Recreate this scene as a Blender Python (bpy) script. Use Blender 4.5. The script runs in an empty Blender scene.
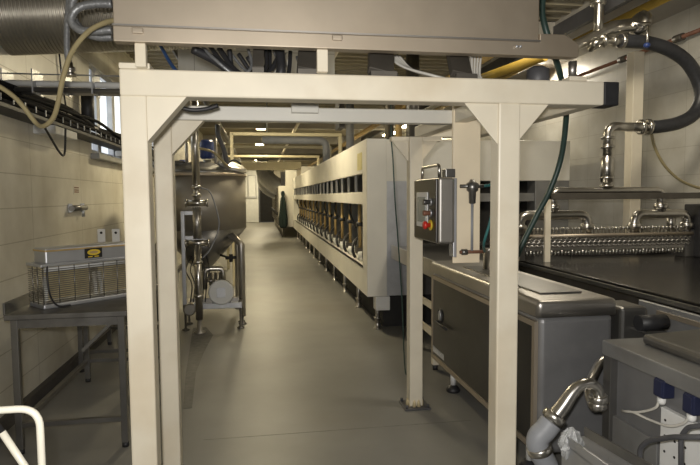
import bpy, bmesh, math, random
from mathutils import Vector, Matrix
random.seed(4)
PI = math.pi
SC = bpy.context.scene
COL = SC.collection

# ------------------------------------------------------------------ camera model
FPX, PITCH, YAW, ROLL, CH = 560.0, 0.0653, 0.158, 0.0069, 1.6
_F = Vector((math.sin(YAW)*math.cos(PITCH), math.cos(YAW)*math.cos(PITCH), -math.sin(PITCH)))
_X0 = Vector((math.cos(YAW), -math.sin(YAW), 0)); _D0 = _F.cross(_X0)
_X = _X0*math.cos(ROLL) + _D0*math.sin(ROLL); _D = -_X0*math.sin(ROLL) + _D0*math.cos(ROLL)
def at(px, py, x=None, y=None, z=None):
    """measured point: where the sight line through a photo pixel meets a plane of the room"""
    d = _F + _X*((px-350)/FPX) + _D*((py-232.5)/FPX)
    t = x/d.x if x is not None else y/d.y if y is not None else (z-CH)/d.z
    return Vector((0, 0, CH)) + d*t

# ------------------------------------------------------------------ materials
def mat(name, col, rough=.5, metal=0., var=.12, scale=6., bump=0., stretch=None, dirt=None, dirt_amt=.0, emit=None, spec=None, coat=0.):
    m = bpy.data.materials.new(name); m.use_nodes = True
    nt = m.node_tree; b = nt.nodes['Principled BSDF']
    b.inputs['Roughness'].default_value = rough; b.inputs['Metallic'].default_value = metal
    if spec is not None: b.inputs['Specular IOR Level'].default_value = spec
    if coat: b.inputs['Coat Weight'].default_value = coat
    tc = nt.nodes.new('ShaderNodeTexCoord'); mp = nt.nodes.new('ShaderNodeMapping')
    nt.links.new(tc.outputs['Object'], mp.inputs['Vector'])
    if stretch: mp.inputs['Scale'].default_value = stretch
    n = nt.nodes.new('ShaderNodeTexNoise'); n.inputs['Scale'].default_value = scale; n.inputs['Detail'].default_value = 5
    nt.links.new(mp.outputs['Vector'], n.inputs['Vector'])
    r = nt.nodes.new('ShaderNodeValToRGB'); nt.links.new(n.outputs['Fac'], r.inputs['Fac'])
    r.color_ramp.elements[0].position = .3; r.color_ramp.elements[1].position = .72
    r.color_ramp.elements[0].color = (*[c*(1-var) for c in col], 1)
    r.color_ramp.elements[1].color = (*[min(1, c*(1+var)) for c in col], 1)
    out = r.outputs['Color']
    if dirt:
        n2 = nt.nodes.new('ShaderNodeTexNoise'); n2.inputs['Scale'].default_value = scale*.45; n2.inputs['Detail'].default_value = 7
        nt.links.new(tc.outputs['Object'], n2.inputs['Vector'])
        r2 = nt.nodes.new('ShaderNodeValToRGB'); r2.color_ramp.elements[0].position = .5; r2.color_ramp.elements[1].position = .75
        r2.color_ramp.elements[1].color = (dirt_amt,)*3 + (1,)
        r2.color_ramp.elements[0].color = (0, 0, 0, 1)
        nt.links.new(n2.outputs['Fac'], r2.inputs['Fac'])
        mx = nt.nodes.new('ShaderNodeMixRGB'); nt.links.new(r2.outputs['Color'], mx.inputs['Fac'])
        nt.links.new(out, mx.inputs['Color1']); mx.inputs['Color2'].default_value = (*dirt, 1); out = mx.outputs['Color']
    nt.links.new(out, b.inputs['Base Color'])
    if bump:
        bp = nt.nodes.new('ShaderNodeBump'); bp.inputs['Strength'].default_value = bump; bp.inputs['Distance'].default_value = .01
        nt.links.new(n.outputs['Fac'], bp.inputs['Height']); nt.links.new(bp.outputs['Normal'], b.inputs['Normal'])
    if emit:
        b.inputs['Emission Color'].default_value = (*emit[0], 1); b.inputs['Emission Strength'].default_value = emit[1]
    return m

def tile_mat(name, c1, c2, mortar, w, h, plane='yz', rough=.35, off=(0, 0)):
    m = bpy.data.materials.new(name); m.use_nodes = True
    nt = m.node_tree; b = nt.nodes['Principled BSDF']; b.inputs['Roughness'].default_value = rough
    tc = nt.nodes.new('ShaderNodeTexCoord'); sp = nt.nodes.new('ShaderNodeSeparateXYZ'); cb = nt.nodes.new('ShaderNodeCombineXYZ')
    nt.links.new(tc.outputs['Object'], sp.inputs['Vector'])
    ax = {'x': 'X', 'y': 'Y', 'z': 'Z'}
    for i, k in enumerate(plane):
        ad = nt.nodes.new('ShaderNodeMath'); ad.operation = 'ADD'; ad.inputs[1].default_value = off[i]
        nt.links.new(sp.outputs[ax[k]], ad.inputs[0]); nt.links.new(ad.outputs[0], cb.inputs['XY'[i]])
    br = nt.nodes.new('ShaderNodeTexBrick'); br.offset = 0; br.squash = 1
    nt.links.new(cb.outputs['Vector'], br.inputs['Vector'])
    br.inputs['Color1'].default_value = (*c1, 1); br.inputs['Color2'].default_value = (*c2, 1); br.inputs['Mortar'].default_value = (*mortar, 1)
    br.inputs['Scale'].default_value = 1; br.inputs['Mortar Size'].default_value = .004; br.inputs['Mortar Smooth'].default_value = .2
    br.inputs['Brick Width'].default_value = w; br.inputs['Row Height'].default_value = h
    n = nt.nodes.new('ShaderNodeTexNoise'); n.inputs['Scale'].default_value = 2.5; n.inputs['Detail'].default_value = 6
    nt.links.new(tc.outputs['Object'], n.inputs['Vector'])
    r = nt.nodes.new('ShaderNodeValToRGB'); r.color_ramp.elements[0].color = (.78, .75, .68, 1); r.color_ramp.elements[1].color = (1.05, 1.04, 1.0, 1)
    r.color_ramp.elements[0].position = .3; r.color_ramp.elements[1].position = .65
    nt.links.new(n.outputs['Fac'], r.inputs['Fac'])
    mx = nt.nodes.new('ShaderNodeMixRGB'); mx.blend_type = 'MULTIPLY'; mx.inputs['Fac'].default_value = 1
    nt.links.new(br.outputs['Color'], mx.inputs['Color1']); nt.links.new(r.outputs['Color'], mx.inputs['Color2'])
    nt.links.new(mx.outputs['Color'], b.inputs['Base Color'])
    bp = nt.nodes.new('ShaderNodeBump'); bp.inputs['Strength'].default_value = .25; bp.inputs['Distance'].default_value = .004; bp.invert = True
    nt.links.new(br.outputs['Fac'], bp.inputs['Height']); nt.links.new(bp.outputs['Normal'], b.inputs['Normal'])
    return m

M = {}
M['cream'] = mat('cream_paint', (.72, .66, .53), .42, var=.05, scale=5, dirt=(.42, .29, .13), dirt_amt=.35)
M['cream_light'] = mat('cream_panel_paint', (.70, .68, .61), .38, var=.05, scale=3, dirt=(.5, .4, .25), dirt_amt=.12)
M['steel'] = mat('stainless_steel', (.46, .44, .41), .36, .92, var=.10, scale=4, bump=.01)
M['steel_hood'] = mat('stained_stainless_steel', (.47, .405, .32), .45, .7, var=.1, scale=3, dirt=(.24, .18, .11), dirt_amt=.35)
M['steel_dark'] = mat('dull_dark_stainless', (.21, .205, .195), .36, .85, var=.15, scale=4, bump=.01)
M['steel_belt'] = mat('polished_dark_stainless', (.10, .095, .09), .22, .9, var=.2, scale=5, stretch=(8, 1, 1), bump=.05)
M['steel_grey'] = mat('satin_grey_steel', (.28, .28, .275), .45, .5, var=.15, scale=5, dirt=(.14, .125, .11), dirt_amt=.5)
M['chrome'] = mat('bright_stainless_pipe', (.54, .52, .48), .28, 1., var=.05, scale=8)
M['iron'] = mat('brushed_light_steel', (.50, .51, .53), .42, .75, var=.1, scale=8)
M['vessel'] = mat('brushed_vessel_steel', (.40, .37, .32), .5, .8, var=.06, scale=3)
M['duct'] = mat('dull_duct_metal', (.45, .42, .36), .32, .85, var=.2, scale=3)
M['plate'] = mat('pale_oven_plate', (.66, .66, .64), .5, 0., var=.1, scale=6)
M['tankside'] = mat('dark_tank_door', (.06, .058, .056), .3, .75, var=.2, scale=3)
M['table'] = mat('worn_table_steel', (.17, .165, .155), .42, .75, var=.2, scale=9, dirt=(.4, .4, .4), dirt_amt=.35)
M['black'] = mat('black_rubber', (.022, .022, .024), .5, var=.2, scale=20)
M['matte_black'] = mat('matte_black_sheath', (.010, .010, .011), .85, var=.2, scale=20, spec=.15)
M['hose_black'] = mat('black_hose_rubber', (.03, .031, .035), .42, var=.2, scale=30, bump=.1)
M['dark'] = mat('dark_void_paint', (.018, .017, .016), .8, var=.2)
M['darkgrey'] = mat('dark_grey_plastic', (.075, .075, .08), .5, var=.15, scale=10)
M['frame_dark'] = mat('brown_dark_steel', (.10, .09, .075), .5, .4, var=.2, scale=6)
M['white'] = mat('white_paint', (.72, .72, .70), .45, var=.06, scale=8, dirt=(.4, .35, .25), dirt_amt=.2)
M['white_rail'] = mat('glossy_cream_tube_paint', (.74, .71, .60), .28, var=.06, scale=8)
M['grey_plastic'] = mat('grey_plastic_hose', (.27, .28, .30), .5, var=.08, scale=10)
M['grey_flex'] = mat('grey_braided_conduit', (.22, .225, .23), .4, .4, var=.2, scale=60, bump=.3)
M['beige_hose'] = mat('beige_plastic_hose', (.31, .26, .14), .38, var=.1, scale=12)
M['green_hose'] = mat('dark_green_hose', (.03, .06, .05), .4, var=.15, scale=15)
M['teal_hose'] = mat('teal_air_hose', (.03, .14, .14), .4, var=.1, scale=15)
M['blue'] = mat('dark_blue_plastic', (.014, .018, .05), .45, var=.15, scale=12)
M['blue_motor'] = mat('blue_motor_paint', (.02, .04, .15), .4, var=.15, scale=12)
M['blue_cable'] = mat('blue_cable_sheath', (.03, .10, .30), .45, var=.1)
M['cable_white'] = mat('pale_grey_cable_sheath', (.62, .60, .54), .5, var=.1)
M['brass'] = mat('brass_gas_pipe', (.50, .36, .16), .45, .35, var=.2, scale=10)
M['rust'] = mat('rust_brown_pipe_paint', (.20, .09, .055), .55, var=.2, scale=10)
M['yellow'] = mat('yellow_gas_pipe_paint', (.36, .24, .04), .5, var=.12, scale=8)
M['red'] = mat('red_plastic', (.55, .03, .02), .35, var=.05)
M['yellow_plastic'] = mat('yellow_plastic', (.7, .5, .04), .4, var=.05)
M['screen'] = mat('grey_touch_screen', (.32, .35, .34), .2, var=.05)
M['apron'] = mat('dark_green_cloth', (.006, .017, .015), .9, var=.2, scale=12)
M['mesh_back'] = mat('yellowed_collector_plate', (.50, .42, .25), .6, var=.2, scale=14)
M['door'] = mat('white_enamel_door', (.62, .63, .62), .45, var=.05)
M['wood'] = mat('pale_block', (.6, .5, .3), .6, var=.1)
M['bag'] = mat('clear_crumpled_plastic', (.55, .56, .56), .1, var=.3, scale=40, bump=1.0)
M['bag'].node_tree.nodes['Principled BSDF'].inputs['Transmission Weight'].default_value = .35
M['soffit'] = mat('grey_soffit_paint', (.40, .38, .34), .6, var=.1, scale=2)
M['ceil'] = mat('corrugated_roof_sheet', (.27, .24, .17), .6, var=.12, scale=3)
M['wall_l'] = tile_mat('left_wall_panel_tiles', (.70, .675, .60), (.69, .665, .59), (.45, .42, .34), 1.25, .2545, 'yz', .38, off=(.18, .001))
M['wall_r'] = tile_mat('right_wall_tiles', (.56, .555, .53), (.55, .545, .52), (.44, .43, .40), .60, .30, 'yz', .3)
M['wall_w'] = tile_mat('bulkhead_white_tiles', (.62, .62, .60), (.60, .60, .58), (.35, .34, .32), .30, .20, 'xz', .4)
M['wall_e'] = tile_mat('end_wall_tiles', (.52, .50, .44), (.5, .48, .42), (.3, .28, .22), .5, .25, 'xz', .4)
M['floor'] = mat('grey_epoxy_floor', (.20, .196, .18), .42, var=.13, scale=1.6, bump=.02, dirt=(.15, .13, .10), dirt_amt=.5, spec=.5)
M['patch'] = mat('rough_floor_patch', (.15, .145, .13), .7, var=.25, scale=18, bump=.2)
M['portal'] = mat('dim_cream_pipe_paint', (.46, .41, .27), .5, var=.08)
M['tank_front'] = mat('satin_tank_steel', (.27, .27, .275), .38, .55, var=.15, scale=4, dirt=(.12, .12, .12), dirt_amt=.4)
M['cream_tan_lit'] = mat('tan_cream_brightened', (.84, .73, .54), .45, var=.05, scale=5, dirt=(.5, .35, .2), dirt_amt=.2)  # tan cream with extra brightness put in for the weakly lit hanging post
M['concrete'] = mat('dark_base_strip', (.06, .055, .05), .6, var=.2)
M['glow'] = mat('warm_lamp_diffuser', (.9, .85, .6), .5, emit=((1., .84, .50), 22.))
M['sky_pane'] = mat('daylit_window_glass', (.8, .85, .9), .1, emit=((.86, .93, 1.), 1.0))
M['sticker'] = mat('white_paper', (.7, .66, .55), .6, var=.03)

# ------------------------------------------------------------------ mesh builder
def path(pts, n=8):
    """Catmull-Rom through the points"""
    P = [Vector(p) for p in pts]
    if len(P) < 3: return P
    out = []
    Q = [P[0]*2-P[1]] + P + [P[-1]*2-P[-2]]
    for i in range(1, len(Q)-2):
        for k in range(n):
            t = k/n; a, b, c, d = Q[i-1], Q[i], Q[i+1], Q[i+2]
            out.append(.5*((2*b)+(c-a)*t+(2*a-5*b+4*c-d)*t*t+(3*b-a-3*c+d)*t**3))
    out.append(P[-1]); return out

def rounded(pts, r, n=6):
    """polyline with filleted corners"""
    P = [Vector(p) for p in pts]; out = [P[0]]
    for i in range(1, len(P)-1):
        a = (P[i-1]-P[i]); b = (P[i+1]-P[i]); d = min(r, a.length*.49, b.length*.49)
        p0 = P[i]+a.normalized()*d; p2 = P[i]+b.normalized()*d
        for k in range(n+1):
            t = k/n; out.append(p0*(1-t)**2+P[i]*2*t*(1-t)+p2*t*t)
    out.append(P[-1]); return out

def wloc(o):
    v = Vector((0, 0, 0))
    while o is not None: v += o.location; o = o.parent
    return v

class MB:
    def __init__(s): s.bm = bmesh.new()
    def box(s, x0, x1, y0, y1, z0, z1):
        v = [s.bm.verts.new(p) for p in ((x0,y0,z0),(x1,y0,z0),(x1,y1,z0),(x0,y1,z0),(x0,y0,z1),(x1,y0,z1),(x1,y1,z1),(x0,y1,z1))]
        for f in ((3,2,1,0),(4,5,6,7),(0,1,5,4),(1,2,6,5),(2,3,7,6),(3,0,4,7)): s.bm.faces.new([v[i] for i in f])
        return s
    def obox(s, c, size, R):
        c = Vector(c); h = Vector(size)/2; v = []
        for sz in (-1, 1):
            for sx, sy in ((-1,-1),(1,-1),(1,1),(-1,1)):
                v.append(s.bm.verts.new(c + R @ Vector((sx*h.x, sy*h.y, sz*h.z))))
        for f in ((3,2,1,0),(4,5,6,7),(0,1,5,4),(1,2,6,5),(2,3,7,6),(3,0,4,7)): s.bm.faces.new([v[i] for i in f])
        return s
    def bar(s, p0, p1, w, h, up=(0,0,1)):
        p0, p1 = Vector(p0), Vector(p1); d = (p1-p0); L = d.length; d.normalize()
        u = Vector(up)
        if abs(u.dot(d)) > .98: u = Vector((0, 1, 0))
        sx = d.cross(u).normalized(); u = sx.cross(d)
        R = Matrix((sx, d, u)).transposed()
        return s.obox((p0+p1)/2, (w, L, h), R)
    def prism(s, poly, vec):
        a = [s.bm.verts.new(Vector(p)) for p in poly]; b = [s.bm.verts.new(Vector(p)+Vector(vec)) for p in poly]
        s.bm.faces.new(a); s.bm.faces.new(b[::-1]); n = len(a)
        for i in range(n): s.bm.faces.new((a[i], a[(i+1) % n], b[(i+1) % n], b[i]))
        return s
    def rings(s, rings, caps=True, smooth=True):
        R = [[s.bm.verts.new(p) for p in r] for r in rings]
        for i in range(len(R)-1):
            n = len(R[i])
            for k in range(n):
                f = s.bm.faces.new((R[i][k], R[i][(k+1) % n], R[i+1][(k+1) % n], R[i+1][k])); f.smooth = smooth
        if caps:
            s.bm.faces.new(R[0][::-1]); s.bm.faces.new(R[-1])
        return s
    def tube(s, pts, r, seg=10, caps=True):
        P = [Vector(p) for p in pts]; n = len(P)
        T = [(P[min(i+1, n-1)]-P[max(i-1, 0)]).normalized() for i in range(n)]
        up = Vector((0, 0, 1)) if abs(T[0].z) < .9 else Vector((0, 1, 0))
        nx = T[0].cross(up).normalized(); rings = []
        for i in range(n):
            nx = (nx - T[i]*nx.dot(T[i])).normalized(); ny = T[i].cross(nx)
            rr = r[i] if isinstance(r, (list, tuple)) else r
            rings.append([P[i]+(nx*math.cos(2*PI*k/seg)+ny*math.sin(2*PI*k/seg))*rr for k in range(seg)])
        return s.rings(rings, caps)
    def cyl(s, p0, p1, r0, r1=None, seg=18): return s.lathe([(r0, 0), (r1 if r1 is not None else r0, (Vector(p1)-Vector(p0)).length)], p0, Vector(p1)-Vector(p0), seg)
    def lathe(s, prof, base, axis=(0,0,1), seg=24, caps=True):
        base = Vector(base); d = Vector(axis).normalized()
        u = Vector((0, 0, 1)) if abs(d.z) < .9 else Vector((0, 1, 0))
        a = d.cross(u).normalized(); b = d.cross(a)
        return s.rings([[base+d*h+(a*math.cos(2*PI*k/seg)+b*math.sin(2*PI*k/seg))*max(r, 1e-4) for k in range(seg)] for r, h in prof], caps)
    def build(s, name, m, parent=None, bevel=0., origin=None, local=False, bseg=2, tagv=None):
        bm = s.bm; bmesh.ops.recalc_face_normals(bm, faces=bm.faces[:])
        if parent is not None: off = Vector((0,0,0)) if local else wloc(parent)
        else:
            xs = [v.co for v in bm.verts]
            off = Vector(origin) if origin is not None else Vector(((min(v.x for v in xs)+max(v.x for v in xs))/2, (min(v.y for v in xs)+max(v.y for v in xs))/2, min(v.z for v in xs)))
        for v in bm.verts: v.co -= off
        me = bpy.data.meshes.new(name); bm.to_mesh(me); bm.free()
        me.materials.append(M[m] if isinstance(m, str) else m)
        o = bpy.data.objects.new(name, me); COL.objects.link(o)
        if parent is not None: o.parent = parent
        else: o.location = off
        if bevel:
            b = o.modifiers.new('edge', 'BEVEL'); b.width = bevel; b.segments = bseg; b.limit_method = 'ANGLE'; b.angle_limit = math.radians(50)
        if tagv: tag(o, *tagv)
        return o

def tag(o, label, cat, group=None):
    o['label'] = label; o['category'] = cat
    if group: o['group'] = group
    return o
def thing(name, label, cat, loc=(0,0,0), rotz=0, group=None):
    o = bpy.data.objects.new(name, None); COL.objects.link(o); o.location = Vector(loc); o.rotation_euler = (0, 0, rotz)
    o.empty_display_size = .1
    return tag(o, label, cat, group)
def struct(name, mb, m, parent=None, bevel=0.):
    o = mb.build(name, m, parent, bevel, origin=(0,0,0) if parent is None else None)
    if parent is None: o['kind'] = 'structure'
    return o
def dup(root, loc, label, group=None):
    r = root.copy(); COL.objects.link(r); r.location = loc; r['label'] = label
    if group: r['group'] = group
    for ch in list(root.children):
        c = ch.copy(); COL.objects.link(c); c.parent = r
        for g in list(ch.children):
            d = g.copy(); COL.objects.link(d); d.parent = c
    return r
def B(*a): return MB().box(*a)

# ================================================================== THE SETTING
XL, XR, YB, YE, ZC = -1.8, 4.5, -2.5, 35.0, 3.6
struct('floor', B(XL-.2, XR+.2, YB, YE+.2, -.1, 0), 'floor')
struct('wall_right', B(XR, XR+.2, YB, YE, 0, ZC+.4), 'wall_r')
# left wall with a long window opening
wy0, wy1, wz0, wz1 = 6.5, 11.2, 2.08, 3.06
w = MB()
w.box(XL-.2, XL, YB, wy0, 0, ZC+.4); w.box(XL-.2, XL, wy1, YE, 0, ZC+.4)
w.box(XL-.2, XL, wy0, wy1, 0, wz0); w.box(XL-.2, XL, wy0, wy1, wz1, ZC+.4)
struct('wall_left', w, 'wall_l')
wf = MB()
for y in [wy0-.03+.35+i*.68 for i in range(7)]: wf.box(XL-.10, XL-.02, y, y+.13, wz0, wz1)
wf.box(XL-.12, XL-.03, wy0, wy1, wz0, wz0+.05); wf.box(XL-.12, XL-.03, wy0, wy1, wz1-.05, wz1)
wf.box(XL-.12, XL-.03, wy0, wy0+.07, wz0, wz1)
win = struct('window_1', wf, 'iron')
B(XL-.1, XL-.085, wy0, wy1, wz0, wz1).build('window_pane', 'sky_pane', win)
B(XL-.02, XL+.09, wy0-.05, wy1+.05, wz0-.06, wz0).build('window_sill', 'steel_grey', win, .006)
# ceiling: corrugated sheet between x=-2 and the soffit
cm = MB(); pit = .22; rows = []
y = YB
while y < YE:
    for dy, dz in ((0, 0), (.08, 0), (.105, .045), (.195, .045)): rows.append((y+dy, ZC+dz))
    y += pit
for x0, x1 in ((XL-.2, 3.45),):
    a = [cm.bm.verts.new((x0, yy, zz)) for yy, zz in rows]; b = [cm.bm.verts.new((x1, yy, zz)) for yy, zz in rows]
    for i in range(len(rows)-1): cm.bm.faces.new((a[i], a[i+1], b[i+1], b[i]))
struct('ceiling', cm, 'ceil')
struct('trim_1', B(3.42, XR, YB, YE, 3.55, 3.8), 'soffit')
for i, yy in enumerate((6.2, 10.4, 14.6, 18.8, 23.0, 27.2)):
    struct('trim_%d' % (i+2), B(XL, 3.42, yy, yy+.14, ZC-.26, ZC), 'soffit')
struct('trim_8', B(-.75, .75, 5.6, 5.75, 2.78, 3.7), 'wall_w')
struct('baseboard_left', B(XL, XL+.05, YB, YE, 0, .085), 'concrete')
fp = [at(*p, z=.001) for p in ((193, 328), (206, 327), (213, 335), (204, 352), (196, 372), (192, 408), (183, 409), (186, 372))]
struct('trim_9', MB().prism(fp, (0, 0, .002)), 'patch')
jl = at(300, 433, z=0).y
struct('trim_10', B(-.4, 1.45, jl, jl+.004, 0, .001), 'patch')
# end wall with white door and dark doorway
ew = MB()
ew.box(XL, -.08, YE, YE+.2, 0, 4); ew.box(.85, XR, YE, YE+.2, 0, 4); ew.box(-.08, .85, YE, YE+.2, 3.55, 4)
struct('wall_end', ew, 'wall_e')
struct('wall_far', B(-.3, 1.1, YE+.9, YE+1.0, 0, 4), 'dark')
d = struct('door_1', B(-1.02, -.12, YE-.06, YE, .02, 3.45), 'door', bevel=.01)
hd = MB(); hd.tube(rounded([(-.72, YE-.06, 1.5), (-.72, YE-.12, 1.55), (-.72, YE-.12, 2.9), (-.25, YE-.12, 2.9), (-.25, YE-.12, 1.55), (-.25, YE-.06, 1.5)], .1), .025, 8)
hd.build('door_handle', 'iron', d)
B(-.95, -.2, YE-.12, YE-.06, 1.5, 1.62).build('push_plate', 'iron', d)
B(-.12, -.02, YE-.05, YE, 0, 3.5).build('door_frame', 'darkgrey', d)

# ================================================================== GANTRY
GX0, GX1 = -.558, 1.117           # left faces of the left and right posts
GF, GR, GT = 2.5, 3.25, 4.0      # front, rear and third row
g = thing('steel_gantry', 'cream painted square-tube gantry straddling the aisle, rusty at its edges', 'gantry frame', (.3, 3.2, 0))
pw = .1
def post(x, y, z0, z1, w=pw): return MB().box(x, x+w, y, y+w, z0, z1).build('post', 'cream', g, .008)
MB().box(GX0-.018, GX0+.09, GF, GF+pw, 0, 2.03).build('post', 'cream', g, .008); post(GX0-.022, GR, 0, 2.03); MB().box(GX1-.01, GX1+.098, GF, GF+pw, 0, 2.03).build('post', 'cream', g, .008)
P3X = 1.085
p3 = post(P3X, GT, .012, 2.03)
for i, (sx, sy) in enumerate(((0,0),)):
    MB().box(P3X-.05, P3X+.15, GT-.05, GT+.15, 0, .012).build('base_plate', 'darkgrey', g, .003)
for sx in (-.03, .13):
    for sy in (-.03, .13): MB().cyl((P3X+sx, GT+sy, .012), (P3X+sx, GT+sy, .035), .011, seg=6).build('anchor_bolt', 'darkgrey', g)
for k in range(10):
    wd = MB(); a = k*.63; wd.lathe([(.016, 0), (.012, .03), (.003, .05)], (P3X+.05+.055*math.cos(a), GT+.05+.055*math.sin(a), .012), (0,0,1), 7)
    wd.build('weld_bead', 'wood', g)
fb = MB().box(GX0-.016, 1.637, GF-.006, GF+.106, 2.026, 2.138).build('front_beam', 'cream', g, .008)
MB().box(1.637, 1.715, GF-.006, GF+.106, 2.026, 2.138).build('end_cap', 'black', g, .006)
MB().box(GX0-.022, 1.2, GR, GR+.08, 2.028, 2.108).build('rear_beam', 'cream_light', g, .006)
MB().box(GX0+.01, GX0+.09, GF+.106, GR, 2.028, 2.108).build('side_beam', 'cream', g, .006)
MB().box(GX1+.03, GX1+.11, GF+.106, GT+.1, 2.03, 2.11).build('side_beam', 'cream', g, .006)
MB().box(1.575, 1.655, GF+.106, GT+.2, 2.03, 2.11).build('side_beam', 'cream', g, .006)
MB().box(1.195, 1.575, GT+.02, GT+.09, 2.03, 2.105).build('tie_beam', 'cream', g, .005)
def gusset(x, y, sx, sz, dirx, z=2.026, t=.012, yy=.04):
    m_ = MB(); m_.prism([(x, y+yy, z), (x+dirx*sx, y+yy, z), (x, y+yy, z-sz)], (0, t, 0))
    # folded lip along the sloping edge
    return m_.build('gusset', 'cream', g, .002)
gusset(GX0+pw-.01, GF, .165, .19, 1, yy=.0, t=.09)
gusset(GX0+.078, GR, .175, .19, 1, yy=.0, t=.07)
gusset(GX1-.01, GF, .165, .19, -1, yy=.01, t=.012)
gusset(GX1+pw-.002, GF, .145, .165, 1, yy=.01, t=.012)
gusset(P3X, GT, .125, .15, -1, z=2.0, yy=.04)
gusset(P3X+.1, GT, .125, .15, 1, z=2.0, yy=.04)
MB().box(P3X-.13, P3X+.25, GT+.03, GT+.1, 2.0, 2.03).build('top_plate', 'cream', g)
# the short hanging post that carries the control panel and the air regulator
hp = MB(); hp.box(1.14, 1.31, GR-.03, GR-.015, 1.19, 2.22); hp.box(1.14, 1.16, GR-.015, GR-.001, 1.30, 2.22); hp.box(1.29, 1.31, GR-.015, GR-.001, 1.30, 2.22)
hp.build('hanging_post', 'cream_tan_lit', g, .003)
MB().box(1.20, 1.30, GR, GR+.1, 1.30, 2.028).build('post_core', 'cream', g)
a0 = at(291, 104, y=GR); a1 = at(318, 114, y=GR)
MB().box(a0.x, a1.x, GR-.045, GR, a1.z, a0.z).build('junction_box', 'cream_light', g, .004)

# ================================================================== EXTRACTION HOOD above the gantry
HY = 2.44
h = thing('extraction_hood', 'large brown-stained stainless steel hood box resting on top of the gantry', 'hood', (.4, 2.7, 2.142))
xa, xb, xc = at(113, 35, y=HY).x, at(540, 35, y=HY).x, at(579, 48, y=HY).x
HB, HG = 2.234, 2.302
hb_ = MB(); hb_.prism([(xa, HY+.01, HG), (xa, HY+.07, HG), (xa, HY+.07, 2.85), (xa, 4.0, 2.85), (xa, 4.0, 3.3), (xa, HY+.01, 3.3)], (xb-xa, 0, 0))
hb_.build('body', 'steel_hood', h, .004)
gt = MB(); gt.prism([(xa, HY, HB), (xc, HY, HB), (xc, HY, HB+.06), (xc-.07, HY, HB+.1), (xb, HY, HB+.1), (xb, HY, HG-.006), (xa, HY, HG-.006)], (0, .055, 0))
gt.build('gutter', 'steel_hood', h, .004)
MB().box(xa, xb, HY-.008, HY+.02, HG-.007, HG).build('drip_lip', 'steel', h)
for px, py in ((138, 31), (337, 38), (516, 47), (519.5, 47)):
    c = at(px, py, y=HY); MB().box(c.x-.022 if px < 500 else c.x-.006, c.x+.022 if px < 500 else c.x+.006, HY-.016, HY, c.z-.012 if px < 500 else c.z-.006, c.z+.01 if px < 500 else c.z+.006).build('latch', 'steel_hood' if px < 500 else 'iron', h, .004)
for px0, px1 in ((135, 146), (317, 328)):
    x0, x1 = at(px0, 60, y=HY+.02).x, at(px1, 60, y=HY+.02).x
    MB().box(x0, x1, HY+.06-.045, HY+.055, 2.138, HB).build('foot', 'cream', h, .004)
fx = at(573, 70, y=HY+.08).x
MB().cyl((fx, HY+.085, 2.16), (fx, HY+.085, HB), .02).build('foot', 'steel', h)
MB().box(fx-.03, fx+.06, HY+.055, HY+.13, 2.138, 2.16).build('foot_pad', 'cream', h, .003)
MB().box(GX0-.016, GX0+.108, HY+.055, HY+.15, 2.138, 2.162).build('foot_pad', 'cream', h, .003)
for (xA, xB, w_, yB) in ((.0, .02, .05, 3.05), (.215, .30, .085, 3.1), (.56, .70, .12, 3.2), (.95, 1.06, .10, 3.2)):
    br = MB(); br.bar((xA, 2.58, 2.165), (xB, yB, 2.84), w_, .04, up=(0, 1, 0)); br.build('bracket_arm', 'frame_dark', h, .003)
    MB().box(xA-w_/2, xA+w_/2, 2.505, 2.605, 2.138, 2.16).build('bracket_foot', 'frame_dark', h)
MB().box(xa, xb, 2.92, 3.0, 2.50, 2.58).build('rear_rail', 'frame_dark', h, .004)
for xx in (xa+.03, xb-.1): MB().box(xx, xx+.06, 2.93, 2.99, 2.58, 2.86).build('rail_hanger', 'frame_dark', h)

# cables lying between gantry and hood
def cable(name, pts, r, m, label, cat='cable', group=None, n=8, seg=8, raw=False):
    mb_ = MB().tube(pts if raw else path(pts, n), r, seg)
    return mb_.build(name, m, tagv=(label, cat, group))
cz = 2.16
cable('black_cable', [(-.30, 2.75, 2.29), (-.2, 2.8, 2.25), (-.08, 2.85, 2.18), (.05, 2.9, 2.17), (.12, 3.3, 2.3)], .022, 'black', 'thick black cable drooping leftmost in the gap between gantry and hood')
cable('black_cable', [(-.14, 2.9, 2.33), (-.12, 2.9, 2.22), (-.02, 2.92, 2.17), (.05, 2.95, 2.24), (.06, 3.0, 2.38)], .013, 'black', 'thin black cable looped beneath the hood left of centre')
cable('black_cable', [(.10, 2.75, 2.17), (.11, 2.75, 2.22), (.10, 2.8, 2.36)], .024, 'black', 'short stout black hose standing upright under the hood')
cable('black_cable', [(.35, 3.4, 2.30), (.5, 3.4, 2.27), (.7, 3.4, 2.29), (.85, 3.5, 2.36)], .03, 'black', 'thick black hose sagging across the middle of the gap under the hood')
cable('blue_cable', [(-.52, 3.2, 2.42), (-.44, 3.0, 2.28), (-.36, 2.8, 2.165)], .009, 'blue_cable', 'thin blue cable slanting down at the left end of the gantry top')
for i in range(3):
    q = i*.025
    cable('pale_cable', [(.12+q, 3.05, 2.36), (.09+q, 3.0, 2.25+.01*i), (.03+q, 2.9, 2.18), (.02+q, 2.8, 2.15)], .006, 'cable_white', ['pale thin cable curling down left of the dark beam under the hood', 'second pale thin cable curling down left of the dark beam under the hood', 'third pale thin cable curling down nearest to the dark beam under the hood'][i], group='pale cables under the hood')
for i in range(5):
    q = i*.016
    cable('pale_cable', [(.66+q, 2.9, 2.33), (.74+q*.8, 2.85, 2.26-.004*i), (.86+q, 2.75, 2.20-.003*i), (1.0+q, 2.7, 2.155)], .007, 'cable_white', 'pale grey cable of the slanting bundle under the hood right of centre', group='slanting pale cable bundle')
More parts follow.
